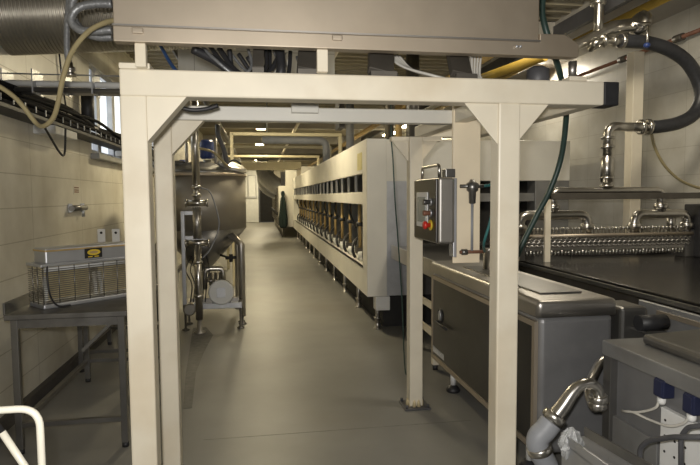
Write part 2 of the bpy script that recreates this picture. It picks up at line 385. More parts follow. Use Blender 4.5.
for i in range(4):
    q = i*.013
    cable('pale_cable', [(1.03+q, 2.62, 2.155), (1.035+q, 2.66, 2.2), (1.05+q*1.2, 2.7, 2.3)], .006, 'cable_white', 'pale grey cable rising almost upright under the hood near the right post', group='upright pale cable bundle')
for i in range(7):
    x0 = -.16+.045*i; y0 = 2.72+.05*i
    cable('tangle_cable', [(x0-.12, y0+.1, 2.34), (x0-.04, y0+.02*i, 2.24-.01*(i % 3)), (x0+.06, y0, 2.17), (x0+.13+.02*(i % 2), y0+.03, 2.22), (x0+.10+.05*(i % 3), y0+.1, 2.36)], .008+.003*(i % 3), 'black' if i % 3 else 'grey_flex', 'cable of the dark tangle looping between gantry and hood left of centre', group='cable tangle under the hood')
dm = MB(); dm.lathe([(.05, 0), (.06, .02), (.06, .16), (.05, .18)], (.63, 2.86, 2.16), (0,0,1), 16)
dm.build('round_black_box', 'darkgrey', tagv=('round black housing sitting in the gap under the hood', 'housing'))
mb_ = MB(); mb_.lathe([(.05, 0), (.055, .01), (.055, .07), (.03, .085)], (1.36, 2.62, 2.142), (0,0,1), 16)
mb_.build('grey_motor_cap', 'darkgrey', tagv=('grey rounded cap on top of the gantry beam near its right end', 'housing'))
# small black cable ends dangling behind the front beam, left
cable('black_cable', [(-.40, 2.72, 2.03), (-.32, 2.72, 2.005), (-.25, 2.73, 2.01), (-.19, 2.74, 2.03)], .010, 'black', 'black cable stub lying behind the upper left gusset of the gantry')

# ================================================================== DUCT top left
dc = at(30, 18, y=4.45)
dt = thing('corrugated_duct', 'big ribbed metal air duct coming out of the left wall near the ceiling', 'duct', (-1.78, 4.45, dc.z))
ax = Vector((1, 0, .07)).normalized(); prof = []; r0 = .285
L = 1.55; nr = 62
for i in range(nr):
    hgt = L*i/nr; prof += [(r0, hgt), (r0, hgt+L/nr*.45), (r0-.014, hgt+L/nr*.6), (r0-.014, hgt+L/nr*.9)]
MB().lathe(prof, (-1.79, 4.45, dc.z+.02), ax, 40).build('ribbed_pipe', 'duct', dt)
e = Vector((-1.79, 4.45, dc.z+.02))+ax*L
MB().lathe([(r0+.02, -.05), (r0+.02, .05), (.1, .08)], e, ax, 40).build('end_collar', 'steel', dt)
for q in (.5, 1.2):
    c = Vector((-1.79, 4.45, dc.z+.02))+ax*q
    MB().cyl((c.x, c.y, c.z+r0-.005), (c.x, c.y, ZC), .008, seg=8).build('hanger_rod', 'iron', dt)

# conduits into the left end of the hood
cable('grey_conduit', [at(112, 4, y=2.75), at(95, 4, y=2.75), at(78, 8, y=2.75), at(71, 20, y=2.75), at(80, 30, y=2.75), at(95, 31, y=2.75), at(112, 30, y=2.75)], .019, 'grey_flex', 'upper grey flexible conduit bent in a tight loop left of the hood', 'conduit', group='grey conduits left of the hood')
cable('grey_conduit', [at(112, 37, y=2.85), at(98, 37, y=2.85), at(84, 32, y=2.85), at(74, 20, y=2.85), at(72, 4, y=2.85), at(80, -14, y=2.85)], .019, 'grey_flex', 'lower grey flexible conduit curving upward left of the hood', 'conduit', group='grey conduits left of the hood')
bh = thing('braided_hose', 'grey braided metal hose with a threaded end hanging down by the duct', 'hose', at(70, 73, y=3.0))
hp_ = [Vector((at(72, -30, y=3.).x, 3., ZC)), at(72, -60, y=3.), at(71, -30, y=3.), at(69, 0, y=3.), at(67, 25, y=3.), at(67, 50, y=3.), at(69, 64, y=3.)]
MB().tube(path(hp_), .015, 10).build('braid', 'grey_flex', bh)
e0, e1 = at(69, 63, y=3.), at(70.5, 74, y=3.)
MB().lathe([(.017, 0), (.017, .02), (.026, .022), (.026, .04), (.018, .042), (.018, .052), (.027, .054), (.027, .065)], e0, e1-e0, 14).build('threaded_end', 'chrome', bh)
cable('beige_hose', [at(116, 20, y=2.5), at(104, 23, y=2.55), at(88, 32, y=2.6), at(72, 52, y=2.65), at(63, 78, y=2.7), at(58, 103, y=2.75), at(53, 118, y=2.8), at(44, 126, y=2.85), at(36, 123, y=2.9), at(22, 105, y=2.9), at(8, 92, y=2.9), at(-25, 72, y=2.9)], .011, 'beige_hose', 'beige plastic hose hanging in a long loop in front of the left wall', 'hose', seg=10)

# pipe rack running across, left top
pr = thing('pipe_rack', 'rack of horizontal pipes and wires crossing from the left wall to the gantry', 'pipe rack', (-1.0, 4.2, 2.36))
for nm, y0, y1, z, r, m in (('white_pipe', 4.2, 4.2, 2.385, .022, 'white'), ('steel_pipe', 4.28, 4.28, 2.345, .022, 'steel'), ('steel_pipe', 4.15, 4.15, 2.335, .018, 'steel_dark'), ('tie_wire', 4.2, 4.2, 2.45, .005, 'iron')):
    MB().cyl((XL, y0, z), (.6, y1, z), r, seg=12).build(nm, m, pr)
for i in range(6):
    x = -1.7+i*.19
    MB().box(x, x+.008, 4.12, 4.31, 2.31, 2.47).build('pipe_clip', 'iron', pr)
MB().box(.58, .62, 4.1, 4.32, 2.10, 2.47).build('pipe_bracket', 'frame_dark', pr)
MB().box(-.56, -.48, 4.14, 4.24, 2.108, 2.33).build('pipe_bracket', 'cream', pr)

# cable tray on left wall
ct = thing('cable_tray', 'long wall-mounted tray packed with black cables along the left wall', 'cable tray', (XL+.1, 6, 2.2))
MB().box(XL, XL+.17, 2.2, 11.0, 2.19, 2.205).build('tray_floor', 'black', ct)
MB().box(XL+.17, XL+.18, 2.2, 11.0, 2.19, 2.215).build('tray_edge', 'black', ct)
for i in range(7):
    rr = .016+.006*(i % 3)
    pts = [(XL+.05+.018*i+.01*math.sin(k*1.3+i), 2.2+k*.8, 2.225+rr+.022*((i*7+k) % 4)+.012*i) for k in range(12)]
    MB().tube(path(pts, 5), rr, 8).build('cable_run', 'matte_black', ct)
for i, (dx, zz_, rr) in enumerate(((.155, 2.236, .022), (.15, 2.282, .02), (.135, 2.318, .016))):
    MB().tube(path([(XL+dx+.008*math.sin(k*1.7+i), 2.2+k*.8, zz_+.008*math.sin(k*2.3+2*i)) for k in range(12)], 5), rr, 8).build('cable_run', 'matte_black', ct)
for i in range(26):
    y = 3.9+i*.19
    MB().box(XL+.181, XL+.187, y, y+.010, 2.225, 2.27).build('cable_tie', 'iron', ct)
for yy, n_ in ((4.9, 1), (7.5, 2), (9.6, 3)):
    MB().box(XL, XL+.17, yy, yy+.55, 2.12, 2.19).build('wall_bracket', 'white', ct, .006)
cable('black_cable', [at(45, 128, x=XL+.19), at(52, 140, x=XL+.19), at(58, 150, x=XL+.19), at(63, 155.5, x=XL+.19), at(65, 150, x=XL+.19), at(65.5, 128, x=XL+.19)], .009, 'black', 'thin black cable dangling in a loop below the wall tray')
cable('black_cable', [(XL+.05, 5.6, 2.3), (XL+.03, 5.6, 2.5), (XL+.02, 5.55, 2.8), (XL+.02, 5.5, 3.1)], .008, 'black', 'thin dark cable climbing the left wall from the cable tray')
wp = thing('wall_pipe_stub', 'dark pipe sleeve standing above the tray beside the window edge', 'pipe', (XL+.06, 6.2, 2.3))
MB().cyl((XL+.08, 6.12, 2.31), (XL+.08, 6.12, 2.70), .062, seg=14).build('sleeve', 'black', wp)
MB().box(XL, XL+.16, 6.05, 6.19, 2.29, 2.32).build('clamp', 'steel_dark', wp)
# sign and little wall tap
s0, s1 = at(73, 186, x=XL), at(79, 194, x=XL)
sg = thing('wall_notice', 'small faded paper notice with red lines on the left wall', 'sign', (XL, (s0.y+s1.y)/2, s1.z))
MB().box(XL, XL+.004, s0.y, s1.y, s1.z-.005, s0.z+.005).build('paper', 'sticker', sg)
for zz in (.25, .5, .8):
    z_ = s1.z+(s0.z-s1.z)*zz; MB().box(XL+.003, XL+.006, s0.y+.02, s1.y-.02, z_-.006, z_+.006).build('printed_line', 'rust', sg)
t0, t1 = at(76, 206, x=XL+.05), at(85, 212, x=XL+.05)
tp = thing('wall_bracket_bar', 'short metal towel-type bar with a down spout fixed on the left wall', 'wall fitting', (XL, (t0.y+t1.y)/2, t1.z))
b0, b1 = at(71, 208.5, x=XL+.03), at(85, 208.5, x=XL+.03)
MB().cyl((XL+.035, b0.y, b0.z), (XL+.035, b1.y, b0.z), .028, seg=14).build('bar', 'steel_dark', tp)
for yy in (b0.y+.01, b1.y-.05): MB().box(XL, XL+.035, yy, yy+.03, b0.z-.04, b0.z+.045).build('end_mount', 'iron', tp, .004)
MB().cyl((XL+.04, b1.y-.10, b0.z), (XL+.04, b1.y-.10, b0.z-.09), .016, seg=10).build('spout', 'iron', tp)

# ================================================================== WORK TABLES
def table(x0, x1, y0, y1, zt, label):
    t = thing('work_table', label, 'table', ((x0+x1)/2, (y0+y1)/2, 0), group='steel work tables')
    MB().box(x0, x1, y0, y1, zt-.035, zt).build('table_top', 'table', t, .006)
    MB().box(x0-.0, x0+.012, y0, y1, zt, zt+.075).build('upstand', 'steel_dark', t, .002)
    a = .04
    X0, X1, Y0, Y1 = x0+.03, x1-.06, y0+.02, y1-.08
    MB().box(X0+a, X1, Y0+.005, Y0+.03, zt-.09, zt-.035).build('apron', 'table', t)
    for x in (X0, X1):
        for y in (Y0, Y1):
            l = MB().box(x, x+a, y, y+a, .03, zt-.035).build('leg', 'steel_dark', t, .003)
            MB().cyl((x+a/2, y+a/2, 0), (x+a/2, y+a/2, .03), .022, seg=12).build('leg_foot', 'black', l)
    for y in (Y0, Y1): MB().box(X0+a, X1, y+.005, y+.035, .17, .2).build('stretcher', 'steel_dark', t)
    MB().box(X0+.005, X0+.035, Y0+a, Y1, .17, .2).build('stretcher', 'steel_dark', t)
    MB().bar((X1-.02, Y0+.02, zt-.06), (X1-.22, Y0+.02, zt-.25), .02, .02).build('corner_brace', 'steel_dark', t)
    return t
TZ = .888
table(-1.56, -.845, 3.66, 5.15, TZ, 'grey stainless work table at the left wall carrying the caged insect killer')
table(-1.70, -.98, 5.35, 6.42, .87, 'farther stainless work table at the left wall behind the caged lamp')

# caged insect killer lying on the table (local axes: x along its length)
hk = at(44, 310, z=TZ)
ik = thing('insect_killer', 'caged electric insect killer with yellow oval badge on the near steel table', 'insect killer', (hk.x, hk.y, TZ), math.radians(43))
LN, DP, HT = .80, .21, .387
def Lb(nm, m, *b, bevel=0., p=ik): return MB().box(*b).build(nm, m, p, bevel, local=True)
Lb('base_tray', 'iron', 0, LN, 0, DP, 0, .03, bevel=.008)
cap_ = Lb('top_housing', 'iron', .03, LN-.03, .02, DP-.02, HT-.10, HT, bevel=.01)
Lb('cover_strip', 'brass', .027, LN-.027, .017, DP-.017, HT-.022, HT-.010, bevel=.003)
Lb('housing_flange', 'iron', -.01, LN+.01, -.005, DP+.005, HT-.115, HT-.097, bevel=.003)
bd = Lb('badge', 'dark', .285, .405, .014, .02, HT-.085, HT-.018)
el = MB(); el.rings([[(.345+.045*math.cos(2*PI*k/24), yy, HT-.046+.02*math.sin(2*PI*k/24)) for k in range(24)] for yy in (.0135, .010)]).build('badge_oval', 'yellow_plastic', bd, local=True)
el = MB(); el.rings([[(.345+.03*math.cos(2*PI*k/24), yy, HT-.046+.010*math.sin(2*PI*k/24)) for k in range(24)] for yy in (.0105, .0095)]).build('badge_text_band', 'brass', bd, local=True)
for q in range(2): Lb('badge_word', 'yellow_plastic', .305+.045*q, .335+.045*q, .0125, .0145, HT-.079, HT-.072, p=bd)
for i in range(17):
    z = .037+i*.0135
    MB().tube(rounded([(0, DP, z), (0, 0, z), (LN, 0, z), (LN, DP, z)], .025, 3), .0027, 5).build('grille_wire', 'steel_dark', ik, local=True)
for i in range(9): MB().cyl((LN*i/8, -.003, .03), (LN*i/8, -.003, HT-.115), .0032, seg=6).build('cage_bar', 'steel_dark', ik, local=True)
for y in (.07, .14): MB().cyl((-.002, y, .03), (-.002, y, HT-.115), .0032, seg=6).build('cage_bar', 'steel_dark', ik, local=True)
MB().cyl((.04, .06, HT-.14), (LN-.04, .06, HT-.14), .014, seg=12).build('lamp_tube', 'white', ik, local=True)
for x0, x1 in ((.06, .37), (.43, .74)): Lb('collector_plate', 'mesh_back', x0, x1, DP*.6, DP*.62, .04, HT-.15)
for x in (.05, .38, .42, .75):
    lad = MB(); lad.box(x-.002, x+.002, DP*.39, DP*.41, .04, .20)
    for k in range(12): lad.box(x-.006, x+.006, DP*.3, DP*.5, .045+k*.013, .050+k*.013)
    lad.build('insulator_comb', 'white', ik, local=True)
MB().tube(path([(.03, .0, HT-.11), (.02, -.02, .22), (.025, -.025, .12), (.05, -.02, .05), (.09, -.02, .012), (.16, -.015, .008)], 6), .006, 8).build('power_cord', 'black', ik, local=True)

for px, lab in ((101.5, 'left white upright bracket plate standing on the farther steel table'), (116, 'right white upright bracket plate with a hole, on the farther steel table')):
    c = at(px, 245, y=5.45); zt = at(px, 229, y=5.45).z
    b_ = thing('bracket_plate', lab, 'bracket', (c.x, 5.45, .87), group='white bracket plates')
    MB().box(c.x-.06, c.x+.06, 5.40, 5.52, .87, .885).build('foot', 'steel', b_)
    MB().box(c.x-.022, c.x+.022, 5.46, 5.475, .885, zt-.1).build('stem', 'steel', b_)
    pl = MB().box(c.x-.034, c.x+.034, 5.455, 5.463, zt-.12, zt).build('plate', 'white', b_, .003)
    MB().cyl((c.x, 5.454, zt-.035), (c.x, 5.456, zt-.035), .012, seg=12).build('hole', 'dark', pl)

# white tubular rail, bottom left corner
wr = thing('tubular_rail', 'white painted tubular guard rail in the bottom left corner near the camera', 'rail', (-.66, 1.6, 0))
c0, c1 = at(-60, 407, y=1.6), at(36, 408, y=1.6)
MB().tube(rounded([(c0.x, 1.6, 0), (c0.x, 1.6, c1.z), (c1.x+.008, 1.6, c1.z), (c1.x+.012, 1.6, 0)], .055, 8), .0098, 14).build('rail_tube', 'white_rail', wr)
d0, d1, d2 = at(-30, 388, y=1.68), at(2, 432, y=1.68), at(26, 468, y=1.68)
MB().tube([d1, d2, d2+(d2-d1)*1.2, Vector((d2.x+.05, 1.68, 0))], .010, 12).build('brace_tube', 'white_rail', wr)
MB().tube([d0, d1+(d1-d0)*.05], .009, 10).build('black_sleeve', 'black', wr)
MB().cyl((d0.x, 1.6, d0.z), (d0.x, 1.68, d0.z), .009, seg=10).build('pivot', 'iron', wr)

# ================================================================== MIXING VESSEL
VX, VY, VR = -.765, 7.55, .575
v = thing('mixing_vessel', 'stainless cone-bottomed mixing vessel on tube legs left of the aisle', 'vessel', (VX, VY, 0))
z1, z0, zb = 1.875, 1.19, .62
MB().lathe([(VR, z0), (VR, z1-.02)], (VX, VY, 0), (0,0,1), 48).build('shell', 'vessel', v)
MB().lathe([(.06, zb), (VR, z0)], (VX, VY, 0), (0,0,1), 48).build('cone', 'steel_dark', v)
MB().lathe([(VR+.012, z1-.02), (VR+.016, z1), (VR+.012, z1+.02)], (VX, VY, 0), (0,0,1), 48).build('rim_band', 'steel_hood', v)
MB().lathe([(VR, z1+.02), (VR*.85, z1+.07), (VR*.5, z1+.15), (.1, z1+.18)], (VX, VY, 0), (0,0,1), 48).build('domed_lid', 'steel_dark', v)
mc = at(232, 168, y=VY-.15); axm = Vector((.35, -.25, 1)).normalized()
mh = MB().lathe([(.17, -.12), (.17, .0), (.19, .005), (.19, .03), (.15, .05), (.05, .06)], mc, axm, 28).build('manhole', 'steel', v)
MB().tube(path([mc+axm*.05+Vector((-.1, 0, 0)), mc+axm*.11, mc+axm*.05+Vector((.1, 0, 0))]), .012, 8).build('manhole_handle', 'black', mh)
bm_c = at(207, 148, y=VY-.1)
mo = MB().lathe([(.07, 0), (.09, .02), (.09, .2), (.07, .24)], (bm_c.x, bm_c.y, bm_c.z-.14), (0,0,1), 20).build('agitator_motor', 'blue_motor', v)
MB().lathe([(.05, 0), (.05, .1)], (bm_c.x, bm_c.y, z1+.1), (0,0,1), 14).build('motor_neck', 'steel', mo)
m2 = at(183, 164, y=VY-.1)
MB().lathe([(.06, 0), (.075, .02), (.075, .12), (.04, .15)], (m2.x, m2.y, z1+.05), (0,0,1), 16).build('valve_head', 'blue_motor', v)
for px, hgt in ((187, .45), (193, .5), (216, .42), (224, .35)):
    q = at(px, 165, y=VY-.2); MB().cyl((q.x, q.y, z1+.05), (q.x, q.y, z1+.06+hgt), .02, seg=12).build('inlet_pipe', 'steel', v)
q = at(180, 158, y=VY-.2)
MB().tube(rounded([(q.x-.2, q.y, 2.02), (q.x+.05, q.y, 2.02), (q.x+.05, q.y, z1+.05)], .06), .04, 12).build('inlet_elbow', 'steel_dark', v)
MB().tube(path([(VX+.25, VY-.3, 2.5), (VX+.26, VY-.3, 2.36), (VX+.32, VY-.28, 2.2), (VX+.36, VY-.25, 2.0)]), .03, 12).build('feed_hose', 'darkgrey', v)
MB().tube(path([(VX+.02, VY-.4, 2.2), (VX+.2, VY-.4, 2.15), (VX+.35, VY-.35, 2.0), (VX+.45, VY-.3, 1.92)]), .016, 10).build('sampling_tube', 'beige_hose', v)
for k, a in enumerate((-.72, .9, 2.4, 3.95)):
    dx, dy = math.cos(a), math.sin(a); rr = .69
    lm = MB().tube(rounded([(VX+dx*.47, VY+dy*.47, 1.14), (VX+dx*rr, VY+dy*rr, 1.02), (VX+dx*rr, VY+dy*rr, .10)], .05), .042, 14).build('leg', 'steel', v)
    MB().lathe([(.015, .0), (.05, .0), (.05, .012), (.015, .03), (.015, .12)][1:], (VX+dx*rr, VY+dy*rr, 0), (0,0,1), 16).build('leg_foot', 'steel_dark', lm)
MB().lathe([(.05, 0), (.05, .09), (.07, .09), (.07, .11), (.04, .11)], (VX, VY, zb-.11), (0,0,1), 16).build('outlet', 'steel', v)
qv = at(231, 258, y=VY-.25)
hv = MB(); hv.cyl((qv.x-.07, qv.y, qv.z), (qv.x+.07, qv.y, qv.z+.01), .02, seg=10); hv.cyl((qv.x, qv.y, qv.z-.05), (qv.x, qv.y, qv.z+.05), .025, seg=10); hv.cyl((qv.x, qv.y, qv.z), (qv.x-.14, qv.y+.10, qv.z+.03), .014, seg=8)
hv.build('hand_valve', 'black', v)
# skid with pump in front of the vessel
SY = 6.86
sk = thing('pump_skid', 'stainless tube skid with a pump in front of the mixing vessel', 'pump skid', (-.55, SY, 0))
lx = at(185.5, 260, y=SY).x; rx = at(242, 306, y=SY).x; zr1 = at(220, 303, y=SY).z; zr0 = zr1-.07; zt = at(185, 211, y=SY).z
MB().box(lx-.045, lx, SY, SY+.05, zr0, zt).build('upright', 'iron', sk, .004)
MB().box(lx-.045, rx, SY, SY+.05, zr0, zr1).build('front_rail', 'iron', sk, .004)
MB().box(lx-.045, rx, SY+.35, SY+.40, zr0, zr1).build('rear_rail', 'steel', sk, .004)
for xx in (lx-.045, rx-.05): MB().box(xx, xx+.05, SY+.05, SY+.35, zr0, zr1).build('side_rail', 'steel', sk, .004)
MB().box(lx-.001, lx+.2, SY, SY+.05, zt-.05, zt).build('top_arm', 'iron', sk, .004)
zz = at(185, 236, y=SY).z
MB().box(lx-.001, lx+.2, SY, SY+.05, zz-.05, zz).build('middle_arm', 'iron', sk, .004)
for xx, yy in ((lx-.02, SY+.025), (rx-.02, SY+.025), (lx-.02, SY+.375), (rx-.02, SY+.375)):
    MB().lathe([(.045, 0), (.045, .012), (.014, .025), (.014, zr0+.002)], (xx, yy, 0), (0,0,1), 14).build('levelling_foot', 'steel_dark', sk)
pc = at(221.5, 291.5, y=SY+.02)
pm = MB().lathe([(.135, 0), (.15, .012), (.15, .05), (.125, .06), (.125, .26), (.09, .30)], (pc.x, SY-.06, pc.z), (0, 1, 0), 32).build('pump_motor', 'door', sk)
MB().box(pc.x-.05, pc.x+.05, SY-.066, SY-.058, pc.z-.06, pc.z+.06).build('rating_plate', 'iron', pm)
MB().box(pc.x-.11, pc.x+.11, SY-.03, SY+.22, zr1, pc.z-.1).build('pump_mount', 'steel_dark', sk)
MB().tube(rounded([(pc.x-.2, SY+.1, pc.z+.02), (pc.x-.2, SY+.1, pc.z+.27), (pc.x+.02, SY+.12, pc.z+.27), (pc.x+.02, SY+.12, pc.z+.12)], .07), .03, 12).build('delivery_pipe', 'chrome', sk)
MB().tube(rounded([(VX, VY, zb-.10), (VX, VY, pc.z+.1), (pc.x-.05, SY+.26, pc.z+.05)], .08), .035, 12).build('suction_pipe', 'steel', sk)
vb = at(190, 309, y=SY)
MB().lathe([(.06, 0), (.075, .01), (.075, .05), (.06, .06), (.06, .2)], (vb.x, SY-.06, vb.z), (0, 1, 0), 20).build('valve_actuator', 'chrome', sk)
MB().box(lx-.02, vb.x-.05, SY-.04, SY+.0, vb.z-.06, vb.z+.05).build('actuator_box', 'black', sk, .01)
for i in range(6):
    x = lx+.03+.035*i
    MB().tube(path([(x, SY+.12, zr1), (x+.03, SY+.05, .55), (x-.04+.02*i, SY+.08, .72), (x+.02, SY+.18, .88)], 5), .007, 6).build('control_tube', 'black', sk)
for i in range(3):
    x = pc.x-.14+.06*i
    MB().lathe([(.02, 0), (.02, .05), (.035, .05), (.035, .07), (.02, .07), (.02, .16)], (x, SY+.2, pc.z+.05), (0,0,1), 12).build('small_valve', 'steel', sk)
# standpipe with clamped butterfly valves
sp = thing('standpipe', 'tall shiny standpipe with clamped valves rising before the mixing vessel', 'pipe', at(198, 330, z=0))
SPY = 6.72; sx = at(198, 260, y=SPY).x
zt_ = at(198, 96, y=SPY).z
zA, zB_ = at(198, 203, y=SPY).z, at(198, 243, y=SPY).z
MB().cyl((sx, SPY, at(198, 187, y=SPY).z), (sx, SPY, zt_), .043, seg=18).build('upper_pipe', 'chrome', sp)
MB().cyl((sx, SPY, zB_+.05), (sx, SPY, zA-.05), .048, seg=18).build('middle_tank', 'steel', sp)
MB().cyl((sx, SPY, .16), (sx, SPY, zB_-.02), .042, seg=18).build('lower_pipe', 'chrome', sp)
MB().lathe([(.07, 0), (.07, .012), (.03, .03), (.03, .20)], (sx, SPY, 0), (0,0,1), 16).build('foot', 'steel', sp)
for z_, w_ in ((zA, .12), (zB_, .13)):
    vv = MB().cyl((sx-w_, SPY, z_), (sx+w_, SPY, z_), .036, seg=18).build('valve_body', 'chrome', sp)
    for s_ in (-1, 1): MB().cyl((sx+s_*w_*.92, SPY, z_), (sx+s_*w_*1.08, SPY, z_), .047, seg=20).build('flange', 'chrome', vv)
for py in (187, 195, 262, 296):
    z_ = at(198, py, y=SPY).z; MB().lathe([(.044, -.02), (.054, -.012), (.054, .012), (.044, .02)], (sx, SPY, z_), (0,0,1), 18).build('clamp', 'chrome', sp)
MB().cyl((sx, SPY, zA+.04), (sx, SPY, at(198, 187, y=SPY).z), .032, seg=14).build('neck', 'chrome', sp)
MB().tube(path([(sx+.05, SPY-.02, zA+.18), (sx+.16, SPY-.02, zA+.12), (sx+.24, SPY, zA-.15), (sx+.24, SPY, zB_+.15), (sx+.14, SPY, zB_-.08), (sx+.05, SPY, zB_-.18)]), .008, 8).build('impulse_tube', 'grey_plastic', sp)

# ================================================================== MAIN OVEN
OX0, OX1, OY0, OY1 = 1.23, 3.8, 6.45, 21.3
OZ0, OZ1 = .405, 2.265
ov = thing('tunnel_oven', 'long cream panelled tunnel oven with burner openings along the right of the aisle', 'oven', (2.5, 13.5, 0))
pz = 1.47
MB().box(OX0, pz, OY0, OY0+.28, OZ0, OZ1).build('end_pillar', 'cream_light', ov, .006)
MB().box(OX0, OX0+.06, OY0+.28, OY1, 1.872, OZ1).build('top_band', 'cream_light', ov, .004)
MB().box(OX0, OX0+.06, OY0+.28, OY1, 1.495, 1.645).build('middle_band', 'cream_light', ov, .004)
lb = MB(); lb.box(OX0, OX0+.05, OY0+.28, OY1, OZ0, .715); lb.box(OX0, OX0+.3, OY0+.28, OY1, .70, .715)
lb.build('lower_band', 'cream_light', ov, .004)
MB().box(OX0, OX0+.5, OY1-.25, OY1+.2, OZ0, OZ1).build('end_pillar', 'cream_light', ov, .004)
MB().box(OX0+.45, OX1, OY0+.3, OY1, OZ0+.02, OZ1-.03).build('inner_casing', 'steel_grey', ov)
MB().box(OX0+.06, OX0+.45, OY0+.28, OY1-.25, OZ1-.03, OZ1-.005).build('roof_sheet', 'cream_light', ov)
MB().box(OX0+.05, OX0+.45, OY0+.28, OY1-.25, OZ0+.005, OZ0+.03).build('base_sheet', 'frame_dark', ov)
MB().box(1.45, 1.47, OY0+.16, OY1, .004, OZ0+.01).build('under_shade_sheet', 'dark', ov)  # dark sheet standing in for the shade under the oven
MB().box(1.47, 3.5, OY0+.16, OY0+.18, .004, OZ0+.01).build('under_shade_sheet', 'dark', ov)  # same stand-in for shade, across the oven's front end
MB().box(pz, OX1, OY0+.02, OY0+.3, 1.77, OZ1-.005).build('front_panel', 'cream_light', ov, .006)
fs = MB(); fs.box(pz, 1.78, OY0+.025, OY0+.3, OZ0, 1.77)
fs.build('front_cheek', 'iron', ov, .004)
MB().box(3.35, OX1, OY0+.03, OY0+.3, OZ0, 1.77).build('front_cheek', 'steel_grey', ov, .004)
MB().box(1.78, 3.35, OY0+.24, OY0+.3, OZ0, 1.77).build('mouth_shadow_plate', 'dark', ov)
MB().box(1.78, 3.35, OY0+.06, OY0+.24, 1.52, 1.62).build('mouth_bar', 'steel_grey', ov)
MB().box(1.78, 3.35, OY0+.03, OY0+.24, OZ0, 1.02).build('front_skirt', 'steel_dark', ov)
# yellowed warning sheet on the top band
MB().box(OX0-.004, OX0, OY0+.30, OY0+.62, 1.92, 2.13).build('faded_sheet', mat('faded_yellow_sheet', (.60, .53, .24), .5, var=.1), ov)
ys = OY0+.33; k = 0
while ys < OY1-.9:
    dx = .04+.03*(k % 2)
    MB().obox((OX0+.09, ys+.29, 1.759), (.02, .58, .218), Matrix.Rotation(math.radians(-9), 3, 'Z')).build('vent_plate', 'plate' if k % 3 else 'steel_grey', ov, .004)
    MB().box(OX0+.012, OX0+.04, ys+.575, ys+.59, 1.647, 1.87).build('plate_divider', 'steel_grey', ov)
    ys += .64; k += 1
MB().box(OX0+.17, OX0+.19, OY0+.28, OY1-.25, 1.6, 1.9).build('vent_back', 'steel_grey', ov)
MB().box(OX0+.40, OX0+.44, OY0+.28, OY1-.25, .72, 1.5).build('burner_back', 'steel_grey', ov)
NB = 16
for i in range(NB):
    yy = OY0+.46+i*(OY1-OY0-1.0)/NB
    MB().tube([(OX0+.15, yy, .86), (OX0+.15, yy, 1.495)], .024, 8).build('burner_pipe', 'brass', ov)
    MB().tube([(OX0+.22, yy+.42, .80), (OX0+.22, yy+.42, 1.495)], .018, 8).build('burner_pipe', 'brass', ov)
    MB().box(OX0+.09, OX0+.2, yy-.05, yy+.05, .79, .87).build('burner_valve', 'frame_dark', ov)
    MB().cyl((OX0+.10, yy, 1.20), (OX0+.2, yy, 1.20), .035, seg=8).build('burner_knob', 'black', ov)
    MB().tube(path([(OX0+.10, yy+.1, .715), (OX0+.07, yy+.12, .80), (OX0+.08, yy+.17, .90), (OX0+.14, yy+.24, .97), (OX0+.20, yy+.3, 1.0)], 4), .021, 8).build('burner_hose', 'black', ov)
    MB().obox((OX0+.27, yy+.40, 1.12), (.03, .55, .68), Matrix.Rotation(math.radians(-20), 3, 'Z')).build('burner_plate', 'plate', ov)
    if i % 2: MB().tube(path([(OX0+.12, yy+.62, 1.495), (OX0+.10, yy+.62, 1.38), (OX0+.15, yy+.7, 1.25), (OX0+.22, yy+.72, 1.12)], 4), .018, 8).build('burner_hose', 'black', ov)
    MB().cyl((OX0+.12, yy+.55, .73), (OX0+.12, yy+.55, .84), .055, seg=12).build('burner_pot', 'plate', ov)
for i in range(12):
    yy = OY0+.09+i*1.32
    lg = MB().cyl((1.37, yy, .02), (1.37, yy, OZ0), .028, seg=12).build('leg', 'steel', ov)
    MB().lathe([(.05, 0), (.05, .012), (.03, .02), (.03, .12), (.045, .122), (.045, .14), (.028, .142)], (1.37, yy, 0), (0,0,1), 12).build('leg_foot', 'steel', lg)
    MB().cyl((3.6, yy, 0), (3.6, yy, OZ0), .028, seg=8).build('leg', 'steel', ov)
MB().box(1.33, 1.50, OY0-.02, OY0+.14, .24, OZ0).build('junction_box', 'white', ov, .006)

# second oven section behind
o2 = thing('oven_section', 'farther cream oven section beyond the long oven, hung with an apron', 'oven', (2, 28, 0))
MB().box(.70, 3.4, 21.75, 33.5, .42, 2.0).build('casing', 'cream_light', o2, .01)
MB().box(.98, 3.4, 21.75, 22.4, 2.0, 2.75).build('riser', 'cream_light', o2, .01)
for i in range(9):
    yy = 22.2+i*1.3
    MB().box(.67, .70, yy, yy+.04, .45, 1.95).build('panel_joint', 'frame_dark', o2)
    MB().cyl((.62, yy+.6, .9), (.70, yy+.6, .9), .07, seg=10).build('knob', 'black', o2)
    MB().cyl((.85, yy, 0), (.85, yy, .43), .03, seg=8).build('leg', 'steel', o2)
ay = 21.62; acx = at(283, 200, y=ay).x; az = at(283, 191, y=ay).z; ab = at(283, 228, y=ay).z
rr = []
for f_, hw in ((0, .05), (.05, .08), (.10, .075), (.15, .055), (.19, .09), (.28, .115), (.5, .15), (.75, .19), (.9, .19), (.96, .16), (1, .10)):
    z_ = az+(ab-az)*f_
    rr.append([Vector((acx+.85*hw*math.cos(2*PI*k/24)*(1+.12*math.sin(7*2*PI*k/24)), ay+.07*math.sin(2*PI*k/24)*(1+.3*math.sin(5*2*PI*k/24)), z_)) for k in range(24)])
apo = MB().rings(rr).build('hanging_apron', 'apron', tagv=('dark green apron hanging on the end of the farther oven section', 'apron'))
MB().box(acx-.02, acx+.02, ay, 21.75, az-.04, az).build('hook', 'iron', apo)

